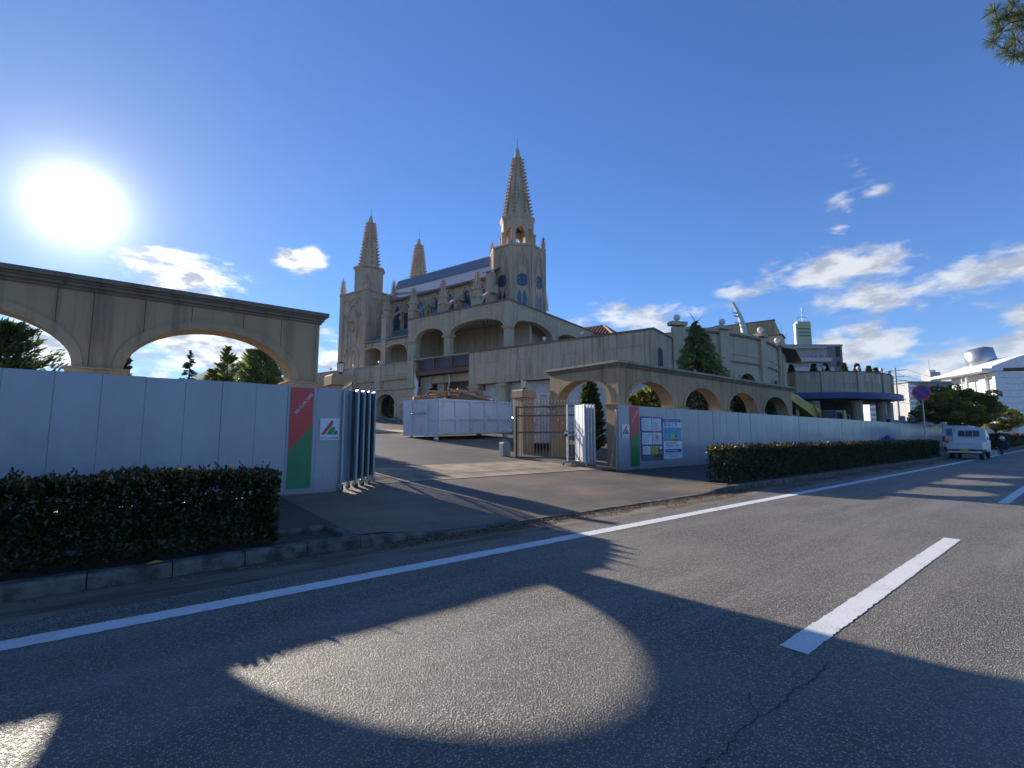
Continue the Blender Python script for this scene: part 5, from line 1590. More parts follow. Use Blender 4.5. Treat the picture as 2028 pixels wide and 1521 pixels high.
# long dark block with pale grid
ap2 = thing('apartment_block', 'distant dark grey apartment block with pale grid lines and a rooftop tank house', 'building', (394, 64, 0), VR)
MB().box(-12, 20, 0, 14, 0, 34.5).build('wall', MT['aptdark'], ap2)
MB().box(-16, -12.01, -.5, 14, 0, 34.0).build('end_bay', MT['aptlight'], ap2)
for k in range(9):
    z = 31.6 - 3.1 * k
    MB().box(-12.2, 20, -.5, -.01, z, z + .3).build('grid_band', MT['aptlight'], ap2)
    MB().box(-17.5, -12.02, -1.8, -.51, z - .2, z + 1.0).build('balcony', MT['white'], ap2)
    for j in range(6):
        mb = MB(); mb.box(-10 + 4.2 * j, -8.6 + 4.2 * j, -.12, -.011, z - 2.2, z - .7); mb.build('window', MT['glass'], ap2)
for x in (-12.2, -10.6, 4.0, 12): MB().box(x, x + .35, -.6, -.501, 3, 34.4).build('grid_post', MT['aptlight'], ap2)
MB().box(-16.5, 20.5, -.8, 14, 34.501, 35.1).build('roof_slab', MT['apt'], ap2)
mb = MB(); mb.box(1.5, 8, 3, 10, 35.1, 41.5); mb.build('tank_house', MT['aptlight'], ap2)
mb = MB(); mb.lathe([(2.2, 41.5), (2.2, 43), (.3, 43.4)], 12, (4.8, 6)); mb.build('roof_tank', MT['white'], ap2)
MB().tube([(3, 5, 43), (3, 5, 49)], .12, 4).build('antenna_pole', MT['apt'], ap2)
wt = thing('white_tower_block', 'narrow white tower block beside the distant dark apartment block', 'building', (352, 85, 0), VR)
MB().box(-3, 3, 0, 6, 0, 29).build('wall', MT['white'], wt)
for k in range(8): MB().box(-2.2, 2.2, -.05, -.001, 25 - 3 * k, 26.5 - 3 * k).build('window', MT['glass'], wt)

# white hall with the red emblem (left face turned to the sun)
wb = thing('white_hall', 'large white hall with arched pediment and red oval emblem beyond the round tree', 'building', (128.2, 11.3, 0), R(-50))
# local x runs along the shaded face, local y along the sunlit face
def slat_face(mp, L, zt, n, name, mat):
    for k in range(n):
        z0 = zt * k / n; mb = MB(mp); mb.box(0.0, L, 0, .25, z0 + .03, zt * (k + 1) / n - .03); mb.build(name, mat, wb)
mpx = lambda s, t, z: (s, t, z)
slat_face(lambda s, t, z: (s, t, z), 22, 13.4, 11, 'cladding_board', MT['white'])
slat_face(lambda s, t, z: (t, s + .26, z), 12.2, 13.4, 11, 'cladding_board', MT['white'])
MB().box(.2, 21.9, .2, 12.3, 0, 13.3).build('hall_core', MT['wpost'], wb)
MB().box(-.5, -.01, 2.6, 4.2, 0, 13.2).build('corner_buttress', MT['white'], wb)
MB().box(-.9, -.01, -.4, .25, 0, 13.39).build('corner_buttress', MT['white'], wb)
MB().box(-3.2, .3, -.8, 14.5, 13.42, 13.95).build('eaves', MT['white'], wb)
mb = MB(); N = 16
pts = [(-1.5, 13.96)] + [(-1.5 + 26 * k / N, 13.96 + .3 + 3.4 * sin(pi * k / N)) for k in range(N + 1)] + [(24.5, 13.96)]
mb.prism([(x, -.75, z) for x, z in pts], (0, 13.5, 0)); ped = mb.build('arched_pediment', MT['white'], wb)
mb = MB(); mb.poly([(7.2 + 2.6 * cos(t), -.76, 15.35 + .75 * sin(t)) for t in np.linspace(0, 2 * pi, 25)[:-1]]); mb.build('red_emblem', MT['red'], ped)
mb = MB(); mb.lathe([(2.4, 0), (2.4, 4.8), (1.2, 5.4)], 20, (0, 0)); o = mb.build('roof_tank', MT['galv'], wb, (4.5, 9.5, 14.2), smooth=True); o.rotation_euler = (0, R(-14), 0)
mb = MB()
for a, b in (((7, 4, 14.5), (8.2, 4, 17.2)), ((8.2, 4, 17.2), (11, 4, 17.6)), ((11, 4, 17.6), (12, 4, 19.4)), ((12, 4, 19.4), (16, 4, 19.8)), ((8.2, 4, 17.2), (9, 4, 14.8)), ((11, 4, 17.6), (10, 4, 15)), ((12, 4, 19.4), (12.8, 4, 15.5)), ((14, 4, 19.6), (13, 4, 16))): mb.tube([a, b], .16, 5)
mb.build('roof_walkway', MT['white'], wb)
mb = MB(); mb.tube([(-1.6, 5.6, 0), (-1.6, 5.6, 13.4)], .25, 8); mb.tube([(-1.6, 7.0, 0), (-1.6, 7.0, 13.0)], .15, 6)
for k in range(8): mb.tube([(-1.6, 5.6, 5 + k), (-1.6, 7.0, 5 + k)], .06, 4)
mb.build('ladder_mast', MT['wpost'], wb)
lowb = thing('shed', 'low brown roofed shed beyond the round tree beside the white hall', 'shed', (92, 6.8, 0), R(8))
MB().box(0, 8, 0, 5, 0, 2.6).build('wall', MT['wpost'], lowb); MB().box(-.4, 8.4, -.5, 5.4, 2.6, 2.95).build('roof', MT['cornice'], lowb); MB().box(1, 2.2, -.04, -.001, .1, 2.1).build('door', MT['darkmetal'], lowb)

# pole with cross arms and wires
up = thing('utility_pole', 'grey utility pole with cross arms beyond the round wing', 'pole', (113, 23.6, prof(23)))
z0 = prof(23)
MB().tube([(0, 0, 0), (0, 0, 12.8)], [.2, .14], 8).build('pole', MT['brick'], up)
for z, w in ((12.2, 1.5), (11.0, 1.3), (10.2, 1.7), (6.6, 1.2)):
    MB().box(-.06, .06, -w, w, z, z + .12).build('cross_arm', MT['galv'], up)
    for y in (-w + .1, w - .1): MB().lathe([(.05, z + .12), (.09, z + .2), (.05, z + .34)], 6, (0, y)).build('insulator', MT['white'], up)
for z, y in ((12.4, 1.4), (12.4, -1.4), (11.2, 1.2), (10.4, 1.6), (6.7, 1.0)):
    MB().tube([(0, y, z), (40, y - 3, z - 1.1), (85, y - 9, z + .4)], .03, 4).build('wire', MT['black'], up)
lt = thing('lattice_mast', 'distant steel lattice mast rising behind the bushy conifer seen under the arch', 'mast', (-15.8, 116.4, 2.5))
for x, y in ((-.6, -.6), (.6, -.6), (.6, .6), (-.6, .6)): MB().tube([(x * 1.5, y * 1.5, 0), (x, y, 18)], .12, 5).build('mast_leg', MT['galv'], lt)
for k in range(9):
    z = 2 * k; mb = MB(); mb.tube([(-.7, -.7, z), (.7, -.7, z + 2)], .07, 4); mb.tube([(.7, .7, z), (-.7, .7, z + 2)], .07, 4); mb.tube([(-.7, .7, z + 2), (-.7, -.7, z)], .07, 4); mb.tube([(.7, -.7, z), (.7, .7, z + 2)], .07, 4); mb.build('mast_bracing', MT['galv'], lt)
mb = MB(); mb.box(-1.1, 1.1, -1.1, 1.1, 17.8, 18.0); mb.build('mast_platform', MT['galv'], lt)
MB().box(-3, 3, -.1, .1, 13.5, 13.7).build('mast_arm', MT['galv'], lt)

# ------------------------------------------------------------------ no-parking sign
ns = thing('no_parking_sign', 'round blue no parking sign with red rim on a grey pole', 'road sign', (37.9, 6.72, side(6.72)))
MB().tube([(0, 0, 0), (0, 0, 4.15)], .038, 10).build('pole', MT['galv'], ns)
zc = 3.75; a0 = R(180 + 4); fx, fy = cos(a0), sin(a0); rx, ry = -fy, fx
def disc(r0, r1, d, name, mat, par):
    th = np.linspace(0, 2 * pi, 33); mb = MB()
    for a, b in zip(th, th[1:]):
        q = lambda r, t: (fx * d + rx * r * cos(t), fy * d + ry * r * cos(t), zc + r * sin(t))
        mb.poly([q(r0, a), q(r1, a), q(r1, b), q(r0, b)])
    return mb.build(name, mat, par)
pl_ = disc(0, .46, .045, 'sign_plate', MT['galv'], ns)
disc(0, .35, .052, 'blue_field', simple('sign_blue', (.02, .06, .42), .4), pl_); disc(.35, .46, .054, 'red_rim', MT['red'], pl_)
mb = MB(); q = lambda x, z: (fx * .058 + rx * x, fy * .058 + ry * x, zc + z); k = .25
sg = -1 if ry > 0 else 1
mb.poly([q(sg * (-k - .04) * -1 * -1, k - .04), q(sg * (-k + .04), k + .04), q(sg * (k + .04), -k + .04), q(sg * (k - .04), -k - .04)]); mb.build('red_bar', MT['red'], pl_)


# ------------------------------------------------------------------ hedges
def hedge(label, u0, u1, v0, v1, z0, z1, dens, size, loc, seed):
    e = wthing('hedge', label, 'hedge', loc)
    r = np.random.default_rng(seed)
    L, W, Hh = u1 - u0, v1 - v0, z1 - z0
    def lump(u, z): return .045 * np.sin(u * 2.1 + 1) + .03 * np.sin(u * 5.3 + z * 4) + .02 * np.sin(u * 11 + z * 9)
    P, A = [], []
    def add(u, v, z, n):
        P.append(np.stack([u, v, z], 1)); A.append(np.broadcast_to(np.array(n, float), (len(u), 3)))
    n = int(L * Hh * dens)                                       # front and back
    for v, nn in ((v0, (0, -.8, .5)), (v1, (0, .8, .5))):
        k = n if v == v0 else n // 2
        u = r.uniform(u0, u1, k); z = z0 + Hh * (1 - r.uniform(0, 1, k) ** 1.15 * .97)
        s = -1 if v == v0 else 1
        add(u, v + s * lump(u, z) - s * np.abs(r.normal(0, .06, k)) + s * .02, z, nn)
    k = int(L * W * dens * 1.3)                                   # top
    u = r.uniform(u0, u1, k); v = r.uniform(v0 - .02, v1 + .02, k)
    add(u, v, z1 + lump(u, v) * .5 - np.abs(r.normal(0, .05, k)) + r.exponential(.012, k), (0, 0, 1))
    for uu, s in ((u0, -1), (u1, 1)):                             # ends
        k = int(W * Hh * dens * 1.2); v = r.uniform(v0, v1, k); z = z0 + Hh * (1 - r.uniform(0, 1, k) ** 1.2)
        add(uu + s * lump(v * 3, z) - s * np.abs(r.normal(0, .05, k)), v, z, (s * .8, 0, .5))
    k = int(L * W * Hh * dens * 1.4)                              # inside
    add(r.uniform(u0, u1, k), r.uniform(v0 + .08, v1 - .08, k), z0 + Hh * r.uniform(.15, .95, k), (0, 0, .4))
    k = int(L * 26)                                               # young shoots standing proud of the clipped top
    cu = r.uniform(u0, u1, k); cv = r.uniform(v0, v1, k); ch = r.uniform(.01, .1, k) * (r.uniform(0, 1, k) < .6)
    for q in (.2, .6, 1.0): add(cu + r.normal(0, .012, k), cv + r.normal(0, .012, k), z1 + ch * q + .01, (0, 0, 1.2))
    P = np.concatenate(P); A = np.concatenate(A)
    var = r.uniform(0, .86, len(P))
    hi = P[:, 2] > z1 - .05
    red = hi & (r.uniform(0, 1, len(P)) < .3); var[red] = r.uniform(.88, 1.0, red.sum())
    low = (~hi) & (r.uniform(0, 1, len(P)) < .02); var[low] = r.uniform(.88, .95, low.sum())
    leafmesh('foliage', MT['hedge'], P, size, A, .9, .52, var, e)
    ra = random.Random(seed)
    m = int(L / .42)
    for i in range(m):
        u = u0 + L * (i + .5) / m + ra.uniform(-.08, .08); v = (v0 + v1) / 2 + ra.uniform(-.12, .12)
        mb = MB()
        for q in range(3): mb.tube([(u, v, z0 - .1), (u + ra.uniform(-.06, .06), v + ra.uniform(-.06, .06), z0 + .18), (u + ra.uniform(-.2, .2), v + ra.uniform(-.2, .2), z0 + .55)], [.014, .011, .005], 5)
        mb.build('stem', MT['bark'], e)
    return e


hedge('dark clipped hedge with red leaf tips in front of the large red and green banner', -4.6, 1.42, 5.86, 6.42, .14, .9, 3000, .058, (-1.6, 6.1, .1), 5)
hedge('long low clipped hedge in front of the hoarding with the notice boards', 11.75, 36.2, 5.9, 6.44, .14, 1.0, 900, .075, (24, 6.1, .1), 6)


# ------------------------------------------------------------------ trees and shrubs
def conifer(name, label, loc, h, r, mat, nb=220, per=36, size=.12, droop=.15, base=.06, power=.85, up=.25, aspect=.32, group=None, lead=True, seed=1, cat='tree', trunk_r=None, jag=.25):
    e = thing(name, label, cat, loc, 0, group)
    rg = np.random.default_rng(seed)
    t = base + (1 - base) * rg.uniform(0, 1, nb) ** .9
    az = rg.uniform(0, 2 * pi, nb)
    ln = r * np.maximum((1 - t), .02) ** power * rg.uniform(1 - jag, 1 + jag, nb)
    ln = np.maximum(ln, .06 * r)
    s = rg.uniform(.22, 1.0, (nb, per)) ** .75
    d = np.stack([np.cos(az), np.sin(az)], 1)
    lat = rg.normal(0, .13, (nb, per)) * ln[:, None] * s
    x = d[:, :1] * (ln[:, None] * s) - d[:, 1:] * lat
    y = d[:, 1:] * (ln[:, None] * s) + d[:, :1] * lat
    z = t[:, None] * h + ln[:, None] * (up * s - droop * s * s * 2) + rg.normal(0, .05, (nb, per)) * ln[:, None]
    z = np.clip(z, .03, h * 1.02)
    P = np.stack([x, y, z], 2).reshape(-1, 3)
    A = np.stack([np.broadcast_to(d[:, :1], (nb, per)), np.broadcast_to(d[:, 1:], (nb, per)), np.broadcast_to((up - 2 * droop * s) * 1.0, (nb, per))], 2).reshape(-1, 3)
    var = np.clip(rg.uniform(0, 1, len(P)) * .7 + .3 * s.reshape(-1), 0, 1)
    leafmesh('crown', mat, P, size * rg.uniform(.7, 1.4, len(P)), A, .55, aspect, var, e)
    tr = trunk_r or max(.03, h * .018)
    MB().tube([(0, 0, -.1), (0, 0, h * .5), (0, 0, h * (1.0 if lead else .8))], [tr, tr * .6, .008], 7).build('trunk', MT['bark'], e)
    return e


def shrub(name, label, loc, h, r, mat, n=2600, size=.1, group=None, seed=1, cat='shrub'):
    """columnar or rounded shrub: sprays held upright round a stem"""
    return conifer(name, label, loc, h, r, mat, nb=max(120, n // 9), per=26, size=size * 1.25, droop=-.05, up=.5, power=.42, base=.02, group=group, seed=seed, cat=cat, jag=.16, aspect=.5)


P = lambda u, v: (u, v, prof(v))
conifer('deodar_tree', 'tall blue green cedar with drooping tip in front of the curved hall', P(24.0, 13.5), 6.9, 2.45, MT['cypress'], 300, 75, .24, .3, .04, .72, .3, .34, seed=3, jag=.42)
big = bpy.data.objects['deodar_tree']
MB().tube([(0, 0, 6.6), (-.05, .02, 7.0), (-.3, .1, 7.35), (-.5, .15, 7.4)], [.03, .02, .015, .006], 5).build('leader', MT['cypress'], big)
MB().tube([(0, 0, 6.6), (.1, -.05, 6.95), (.35, -.2, 7.2)], [.025, .02, .006], 5).build('leader', MT['cypress'], big)
shrub('golden_shrub', 'small golden conifer under the first arch beside the notice boards', P(17.45, 13.0), 2.5, .62, MT['golden'], 2200, .1, seed=4)
shrub('golden_shrub', 'yellow green rounded conifer between the small golden one and the tall green one', P(18.5, 13.2), 2.75, .7, MT['golden'], 2400, .1, seed=5)
shrub('green_shrub', 'fresh green conical conifer, tallest of the three under the arch beside the notice boards', P(19.55, 13.2), 3.2, .95, MT['cypress'], 3200, .12, seed=6)
shrub('dark_shrub', 'dark rounded conifer under the second arch, below the tall cedar', P(23.4, 12.6), 2.9, 1.15, MT['darkcon'], 3400, .13, seed=7)
shrub('dark_shrub', 'dark columnar conifer behind the spiked gate, under the end arch', P(14.75, 13.0), 2.95, .62, MT['darkcon'], 3200, .1, seed=8)
shrub('dark_shrub', 'dark conifer under the third arch counted from the notice boards', P(27.5, 13.0), 3.3, 1.5, MT['darkcon'], 3400, .14, seed=9)
shrub('dark_shrub', 'dark conifer added to fill the shaded fourth arch counted from the notice boards', P(29.6, 12.6), 3.1, 1.15, MT['darkcon'], 3400, .14, seed=10)  # added shrub, standing in for the hall's shade behind this arch
# behind the left arcade
conifer('bushy_conifer', 'bushy dark conifer with upswept tips, standing before the steel lattice mast', P(-2.75, 20), 3.5, 1.35, MT['darkcon'], 260, 60, .16, -.08, .03, .5, .6, .26, seed=12, jag=.4)
shrub('column_conifer', 'dark column shaped conifer half hidden by the arch pier', P(-.05, 18), 3.0, .42, MT['darkcon'], 2400, .1, seed=13)
conifer('tiered_conifer', 'small tiered fir with layered branches seen through the arch', P(2.72, 30), 4.0, .85, MT['darkcon'], 170, 46, .13, .1, .05, .8, .12, .22, seed=14, jag=.3)
conifer('slender_conifer', 'slender conifer with a ragged tip, between the tiered fir and the broad bush', P(3.55, 24), 3.85, .8, MT['cypress'], 190, 46, .14, -.05, .03, .6, .5, .26, seed=15, jag=.4)
shrub('brown_shrub', 'brownish low bush at the foot of the slender conifer seen through the arch', P(2.95, 23.6), 2.75, .55, MT['golden'], 1800, .09, seed=16)
conifer('round_conifer', 'broad bush of many upright tips beside the slender conifer, seen through the arch', P(4.9, 24), 3.75, 1.15, MT['cypress'], 340, 60, .16, -.1, .02, .34, .6, .26, seed=17, jag=.3)
# inside the podium arch
chm = Matrix.Translation((25.72, 17.32, 0)) @ Matrix.Rotation(R(14.9), 4, 'Z')
for i, (b, a) in enumerate(((1.2, 25.9), (1.3, 24.9))):
    q = chm @ Vector((b, a, 0))
    shrub('clipped_cypress', 'tall dark cypress standing inside the low arch of the church podium', (q.x, q.y, prof(q.y) - .05), 2.65, .5, MT['darkcon'], 1800, .1, 'cypresses inside the podium arch', 20 + i)
# topiary on the round terrace
C2a = (65.586, 25.923, 11.643)
for i, (k, rad, hh) in enumerate(((3.6, 1.5, 2.0), (5.1, 1.5, 2.05), (7.6, 1.5, 2.1), (9.8, 1.5, 2.15), (12.6, 1.5, 2.0), (14.6, 1.3, 1.95), (16.2, 1.1, 1.7), (1.0, 1.6, 2.0))):
    a = R(-155.06) + R(85.11) * k / 18
    shrub('topiary_cone', 'dark clipped cone shrub standing on the round roof terrace', (C2a[0] + (C2a[2] - rad) * cos(a), C2a[1] + (C2a[2] - rad) * sin(a), 7.0), hh, .44, MT['darkcon'], 1800, .14, 'cone shrubs on the round terrace', 30 + i)
for i, u in enumerate((61.5, 65.5, 69.7)):
    shrub('potted_shrub', 'dark rounded shrub on the low parapet wall beyond the hoarding', (u, 11.7, prof(11.7)), 3.3, .8, MT['darkcon'], 1300, .14, 'shrubs along the garden wall', 50 + i)


def broad_tree(name, label, loc, h, rx, ry, zc, hz_, mat, clumps, per, size, seed, group=None):
    e = thing(name, label, 'tree', loc, 0, group)
    rg = np.random.default_rng(seed)
    d = rg.normal(size=(clumps, 3)); d /= np.linalg.norm(d, axis=1, keepdims=True)
    rad = rg.uniform(.45, 1.0, (clumps, 1)) ** .6
    c = d * rad * np.array([rx, ry, hz_]) + np.array([0, 0, zc])
    cr = rg.uniform(.35, .75, clumps) * min(rx, hz_) * .42
    o = rg.normal(size=(clumps, per, 3)); o /= np.linalg.norm(o, axis=2, keepdims=True)
    o *= (rg.uniform(.3, 1, (clumps, per, 1)) ** .5) * cr[:, None, None] * np.array([1.25, 1.25, .75])
    Pp = (c[:, None] + o).reshape(-1, 3)
    tone = np.repeat(rg.uniform(0, .7, clumps) + .2 * (rg.uniform(0, 1, clumps) < .2), per)
    var = np.clip(tone + rg.uniform(-.15, .35, len(Pp)), 0, 1)
    leafmesh('crown', mat, Pp, size, o.reshape(-1, 3) + np.array([0, 0, .2]), 1.0, .6, var, e)
    mb = MB(); mb.tube([(0, 0, -.1), (.05, 0, zc * .3), (0, .05, zc * .65)], [.17, .14, .1], 8); mb.build('trunk', MT['bark'], e)
    for k in range(7):
        a = 2 * pi * k / 7 + rg.uniform(-.3, .3)
        MB().tube([(0, 0, zc * .45), (rx * .35 * cos(a), ry * .35 * sin(a), zc * .8), (rx * .7 * cos(a), ry * .7 * sin(a), zc + hz_ * rg.uniform(-.2, .5))], [.07, .045, .015], 6).build('limb', MT['bark'], e)
    return e


broad_tree('street_tree', 'broad round tree with yellowing leaves beside the small white truck', (58.5, 7.9, side(7.9)), 5.6, 4.3, 2.9, 3.75, 1.75, MT['broad'], 130, 190, .2, 41)
broad_tree('street_tree', 'smaller dark street tree behind the broad yellowing one', (78, 7.6, side(7.6)), 5, 2.6, 2.4, 3.2, 1.6, MT['broad'], 60, 120, .22, 42)
hedge('far dark roadside hedge beyond the small white truck', 62, 120, 5.95, 6.9, .1, 1.35, 60, .3, (90, 6.4, .1), 8)

# pine on the opposite side of the road, one branch reaching into view
pt = wthing('pine_tree', 'pine tree across the road with long needle tufts on overhanging branches', 'tree', (14.2, -6.2, .1))
MB().tube([(14.2, -6.2, 0), (14.3, -6.0, 3), (14.1, -5.6, 6), (14.4, -5.4, 8.5), (14.3, -5.3, 10.5)], [.26, .22, .17, .12, .05], 9).build('trunk', MT['bark'], pt)
rg = np.random.default_rng(77)
tuft = []
def limb(p0, p1, p2, n, spread):
    MB().tube([p0, p1, p2], [.07, .045, .015], 6).build('limb', MT['bark'], pt)
    p0, p1, p2 = map(Vector, (p0, p1, p2))
    for k in range(n):
        t = rg.uniform(.35, 1.05); q = p0 * (1 - t) ** 2 + p1 * 2 * t * (1 - t) + p2 * t * t
        tuft.append((q.x + rg.normal(0, spread), q.y + rg.normal(0, spread), q.z + rg.normal(0, spread * .5)))
for px_, py_ in ((1962, 92), (1970, 28), (1978, 70), (1985, 110), (1992, 40), (2003, 88), (2008, 15), (2016, 60), (2020, 118), (2026, 35), (2034, 90), (1974, 50), (1998, 120), (2040, 60), (2045, 15), (2012, 38), (2030, 125)):
    k = (px_ - 1950) / 78
    tuft.append((11.72 + .55 * k, .7 - .46 * k, 9.28 - py_ / 130 * 1.25))
MB().tube([(14.2, -5.5, 7.2), (13.4, -3, 8.2), (12.6, -.6, 8.7), (12.0, .45, 8.75)], [.1, .07, .035, .01], 6).build('limb', MT['bark'], pt)
limb((14.3, -5.4, 8), (15.5, -3.5, 9), (15.6, -1.5, 9.2), 22, .35); limb((14.1, -5.6, 6), (17, -5, 7.5), (18.6, -3.6, 7.4), 22, .4)
limb((14.3, -5.4, 9), (12.5, -7, 10), (11.5, -8, 9.8), 20, .4); limb((14.4, -5.4, 10), (15, -6.5, 11), (16, -8, 11), 20, .4); limb((14.2, -5.5, 7), (16, -8, 8), (17, -9, 8), 20, .4); limb((14.3, -5.3, 10), (14.4, -5, 11), (14, -4, 11.6), 22, .4)
tuft = np.array(tuft)
N = 200
dd = rg.normal(size=(len(tuft), N, 3)) + np.array([-.25, .35, .1]); dd /= np.linalg.norm(dd, axis=2, keepdims=True)
Pn = tuft[:, None] + dd * rg.uniform(.03, .15, (len(tuft), N, 1))
leafmesh('needles', MT['pine'], Pn.reshape(-1, 3), .15, dd.reshape(-1, 3), .12, .055, None, pt)

# ------------------------------------------------------------------ litter on the road and in the gutter
rg = np.random.default_rng(5)
n = 420
Pq = np.stack([rg.uniform(1.5, 16, n), rg.uniform(.1, 4.8, n), np.full(n, .006)], 1)
A = np.stack([rg.normal(size=n), rg.normal(size=n), np.zeros(n)], 1)
tag(leafmesh('pine_needle_litter', MT['litter'], Pq, .1, A / np.linalg.norm(A, axis=1, keepdims=True), .02, .022, rg.uniform(.5, 1, n)), 'scattered dry pine needles on the asphalt', 'litter')
n = 5200
u = np.concatenate([rg.uniform(2.5, 12, n - 1700), rg.uniform(-4, 30, 1700)]); v = 5.58 - np.abs(rg.normal(0, .17, n)) * (.6 + .5 * np.sin(u * 1.7) ** 2)
Pq = np.stack([u, np.clip(v, 4.7, 5.59), .006 + rg.uniform(0, .018, n)], 1)
A = np.stack([rg.normal(size=n), rg.normal(size=n), rg.normal(0, .15, n)], 1)
tag(leafmesh('gutter_litter', MT['litter'], Pq, .035, A / np.linalg.norm(A, axis=1, keepdims=True), .1, .4, rg.uniform(0, .75, n)), 'drift of dry brown leaf litter lying in the gutter', 'litter')
yl = MB(); yl.poly([(.28, 5.66, .137), (.36, 5.7, .15), (.42, 5.68, .14), (.36, 5.63, .137)]); yl.poly([(.36, 5.63, .137), (.42, 5.68, .14), (.46, 5.64, .15)])
tag(yl.build('fallen_leaf', simple('yellow_leaf', (.6, .38, .06), .7)), 'single yellow fallen leaf on the kerb below the hedge with red tips', 'leaf')


# ------------------------------------------------------------------ vehicles
def loft(rings, name, mat, parent, bev=.0, seg=2):
    """rings: list of (z, x0, x1, half_width)"""
    mb = MB(); ids = []
    for z, x0, x1, hw in rings: ids.append([mb.pt((x0, -hw, z)), mb.pt((x1, -hw, z)), mb.pt((x1, hw, z)), mb.pt((x0, hw, z))])
    for a, b in zip(ids, ids[1:]):
        for k in range(4): mb.face((a[k], a[(k + 1) % 4], b[(k + 1) % 4], b[k]))
    mb.face(ids[0][::-1]); mb.face(ids[-1])
    o = mb.build(name, mat, parent)
    if bev:
        bm = bmesh.new(); bm.from_mesh(o.data)
        bmesh.ops.recalc_face_normals(bm, faces=bm.faces)
        bmesh.ops.bevel(bm, geom=list(bm.edges), offset=bev, segments=seg, profile=.6, affect='EDGES', clamp_overlap=True)
        bm.to_mesh(o.data); bm.free()
    return o


def wheel(e, x, y, r, w):
    s = 1 if y > 0 else -1
    mb = MB(); prof_ = [(r * .62, -w / 2), (r * .93, -w / 2), (r, -w / 3), (r, w / 3), (r * .93, w / 2), (r * .62, w / 2)]
    n = 22; rings = [[mb.pt((x + rr * cos(2 * pi * k / n), y + yy, r + rr * sin(2 * pi * k / n))) for k in range(n)] for rr, yy in prof_]
    for a, b in zip(rings, rings[1:]):
        for k in range(n): mb.face((a[k], a[(k + 1) % n], b[(k + 1) % n], b[k]))
    t = mb.build('wheel', MT['black'], e, smooth=True)
    mb = MB(); mb.tube([(x, y - s * w * .3, r), (x, y + s * w * .32, r)], r * .6, 16); mb.build('rim', MT['galv'], t)


PAINT = simple('white_vehicle_paint', (.66, .67, .68), .28, c2=(.6, .6, .6), sc=1.2, spec=.6)
kt = thing('kei_truck', 'small white pickup truck with barred rear window, parked at the kerb by the hedge', 'truck', (36.3, 4.84, 0), 0)
loft([(.38, 1.95, 3.36, .71), (.95, 1.95, 3.38, .72), (1.12, 1.95, 3.3, .715), (1.66, 2.0, 2.86, .64), (1.76, 2.08, 2.72, .58)], 'cab', PAINT, kt, .035, 2)
mb = MB(); mb.box(0.02, 1.92, -.71, .71, .56, .62); mb.build('load_bed', PAINT, kt)
for y in (-.735, .705): 
    mb = MB(); mb.box(.02, 1.92, y, y + .03, .55, .93); mb.box(.02, 1.92, y - .008 if y < 0 else y + .03, y if y < 0 else y + .038, .88, .93); mb.build('side_gate', PAINT, kt)
mb = MB(); mb.box(-.012, .02, -.735, .735, .55, .93); mb.box(-.03, -.012, -.72, .72, .87, .92); mb.box(-.03, -.012, -.72, .72, .58, .62)
for y in (-.4, 0, .4): mb.box(-.024, -.012, y - .02, y + .02, .62, .87)
mb.build('tail_gate', PAINT, kt)
mb = MB(); pts = [(y_ * .46, 1.42 + .17 * z_) for y_, z_ in ((-1, -.7), (-.9, -1), (.9, -1), (1, -.7), (1, .6), (.88, 1), (-.88, 1), (-1, .6))]
mb.poly([(1.945 + .0, y, z) for y, z in pts]); rwn = mb.build('rear_window', MT['glass'], kt); rwn.location.x = -.012
mb = MB()
for y in (-.47, -.16, .16, .47): mb.tube([(1.9, y, 1.0), (1.9, y, 1.68)], .012, 5)
for z in (1.22, 1.62): mb.tube([(1.9, -.62, z), (1.9, .62, z)], .014, 5)
mb.tube([(1.9, -.68, .93), (1.9, -.68, 1.68), (1.9, -.6, 1.76), (1.9, .6, 1.76), (1.9, .68, 1.68), (1.9, .68, .93)], .022, 6); mb.build('guard_frame', PAINT, kt)
for s in (-1, 1):
    mb = MB(); y = s * .722
    mb.poly([(2.1, y * .995, 1.08), (3.12, y * .995, 1.08), (2.86, s * .66, 1.56), (2.14, s * .66, 1.56)]); mb.build('side_window', MT['glass'], kt)
    mb = MB(); mb.box(-.035, -.001, s * .62 - .11, s * .62 + .11, .4, .53); mb.build('tail_lamp', MT['tail'], kt)
    mb = MB(); mb.box(2.95, 3.02, s * .8 - .08, s * .8 + .08, 1.05, 1.25); mb.build('mirror', MT['black'], kt)
    for x in (.62, 2.95): wheel(kt, x, s * .6, .265, .15)
mb = MB(); mb.poly([(3.345, -.6, 1.14), (3.345, .6, 1.14), (2.915, .56, 1.6), (2.915, -.56, 1.6)]); mb.build('windscreen', MT['glass'], kt)
mb = MB(); mb.box(.1, 3.2, -.5, .5, .3, .55); mb.build('chassis', MT['black'], kt)
mb = MB(); mb.box(-.05, .0, -.7, .7, .36, .46); mb.build('rear_bumper', PAINT, kt)
mb = MB(); mb.box(-.06, -.052, -.17, .17, .38, .54); mb.build('number_plate', MT['notyellow'], kt)
mb = MB(); mb.box(-.06, -.012, .6, .76, .98, 1.12); mb.build('marker_plate', MT['amber'], kt); mb = MB(); mb.box(-.062, -.012, .6, .76, .9, .978); mb.build('marker_plate', MT['tail'], kt)

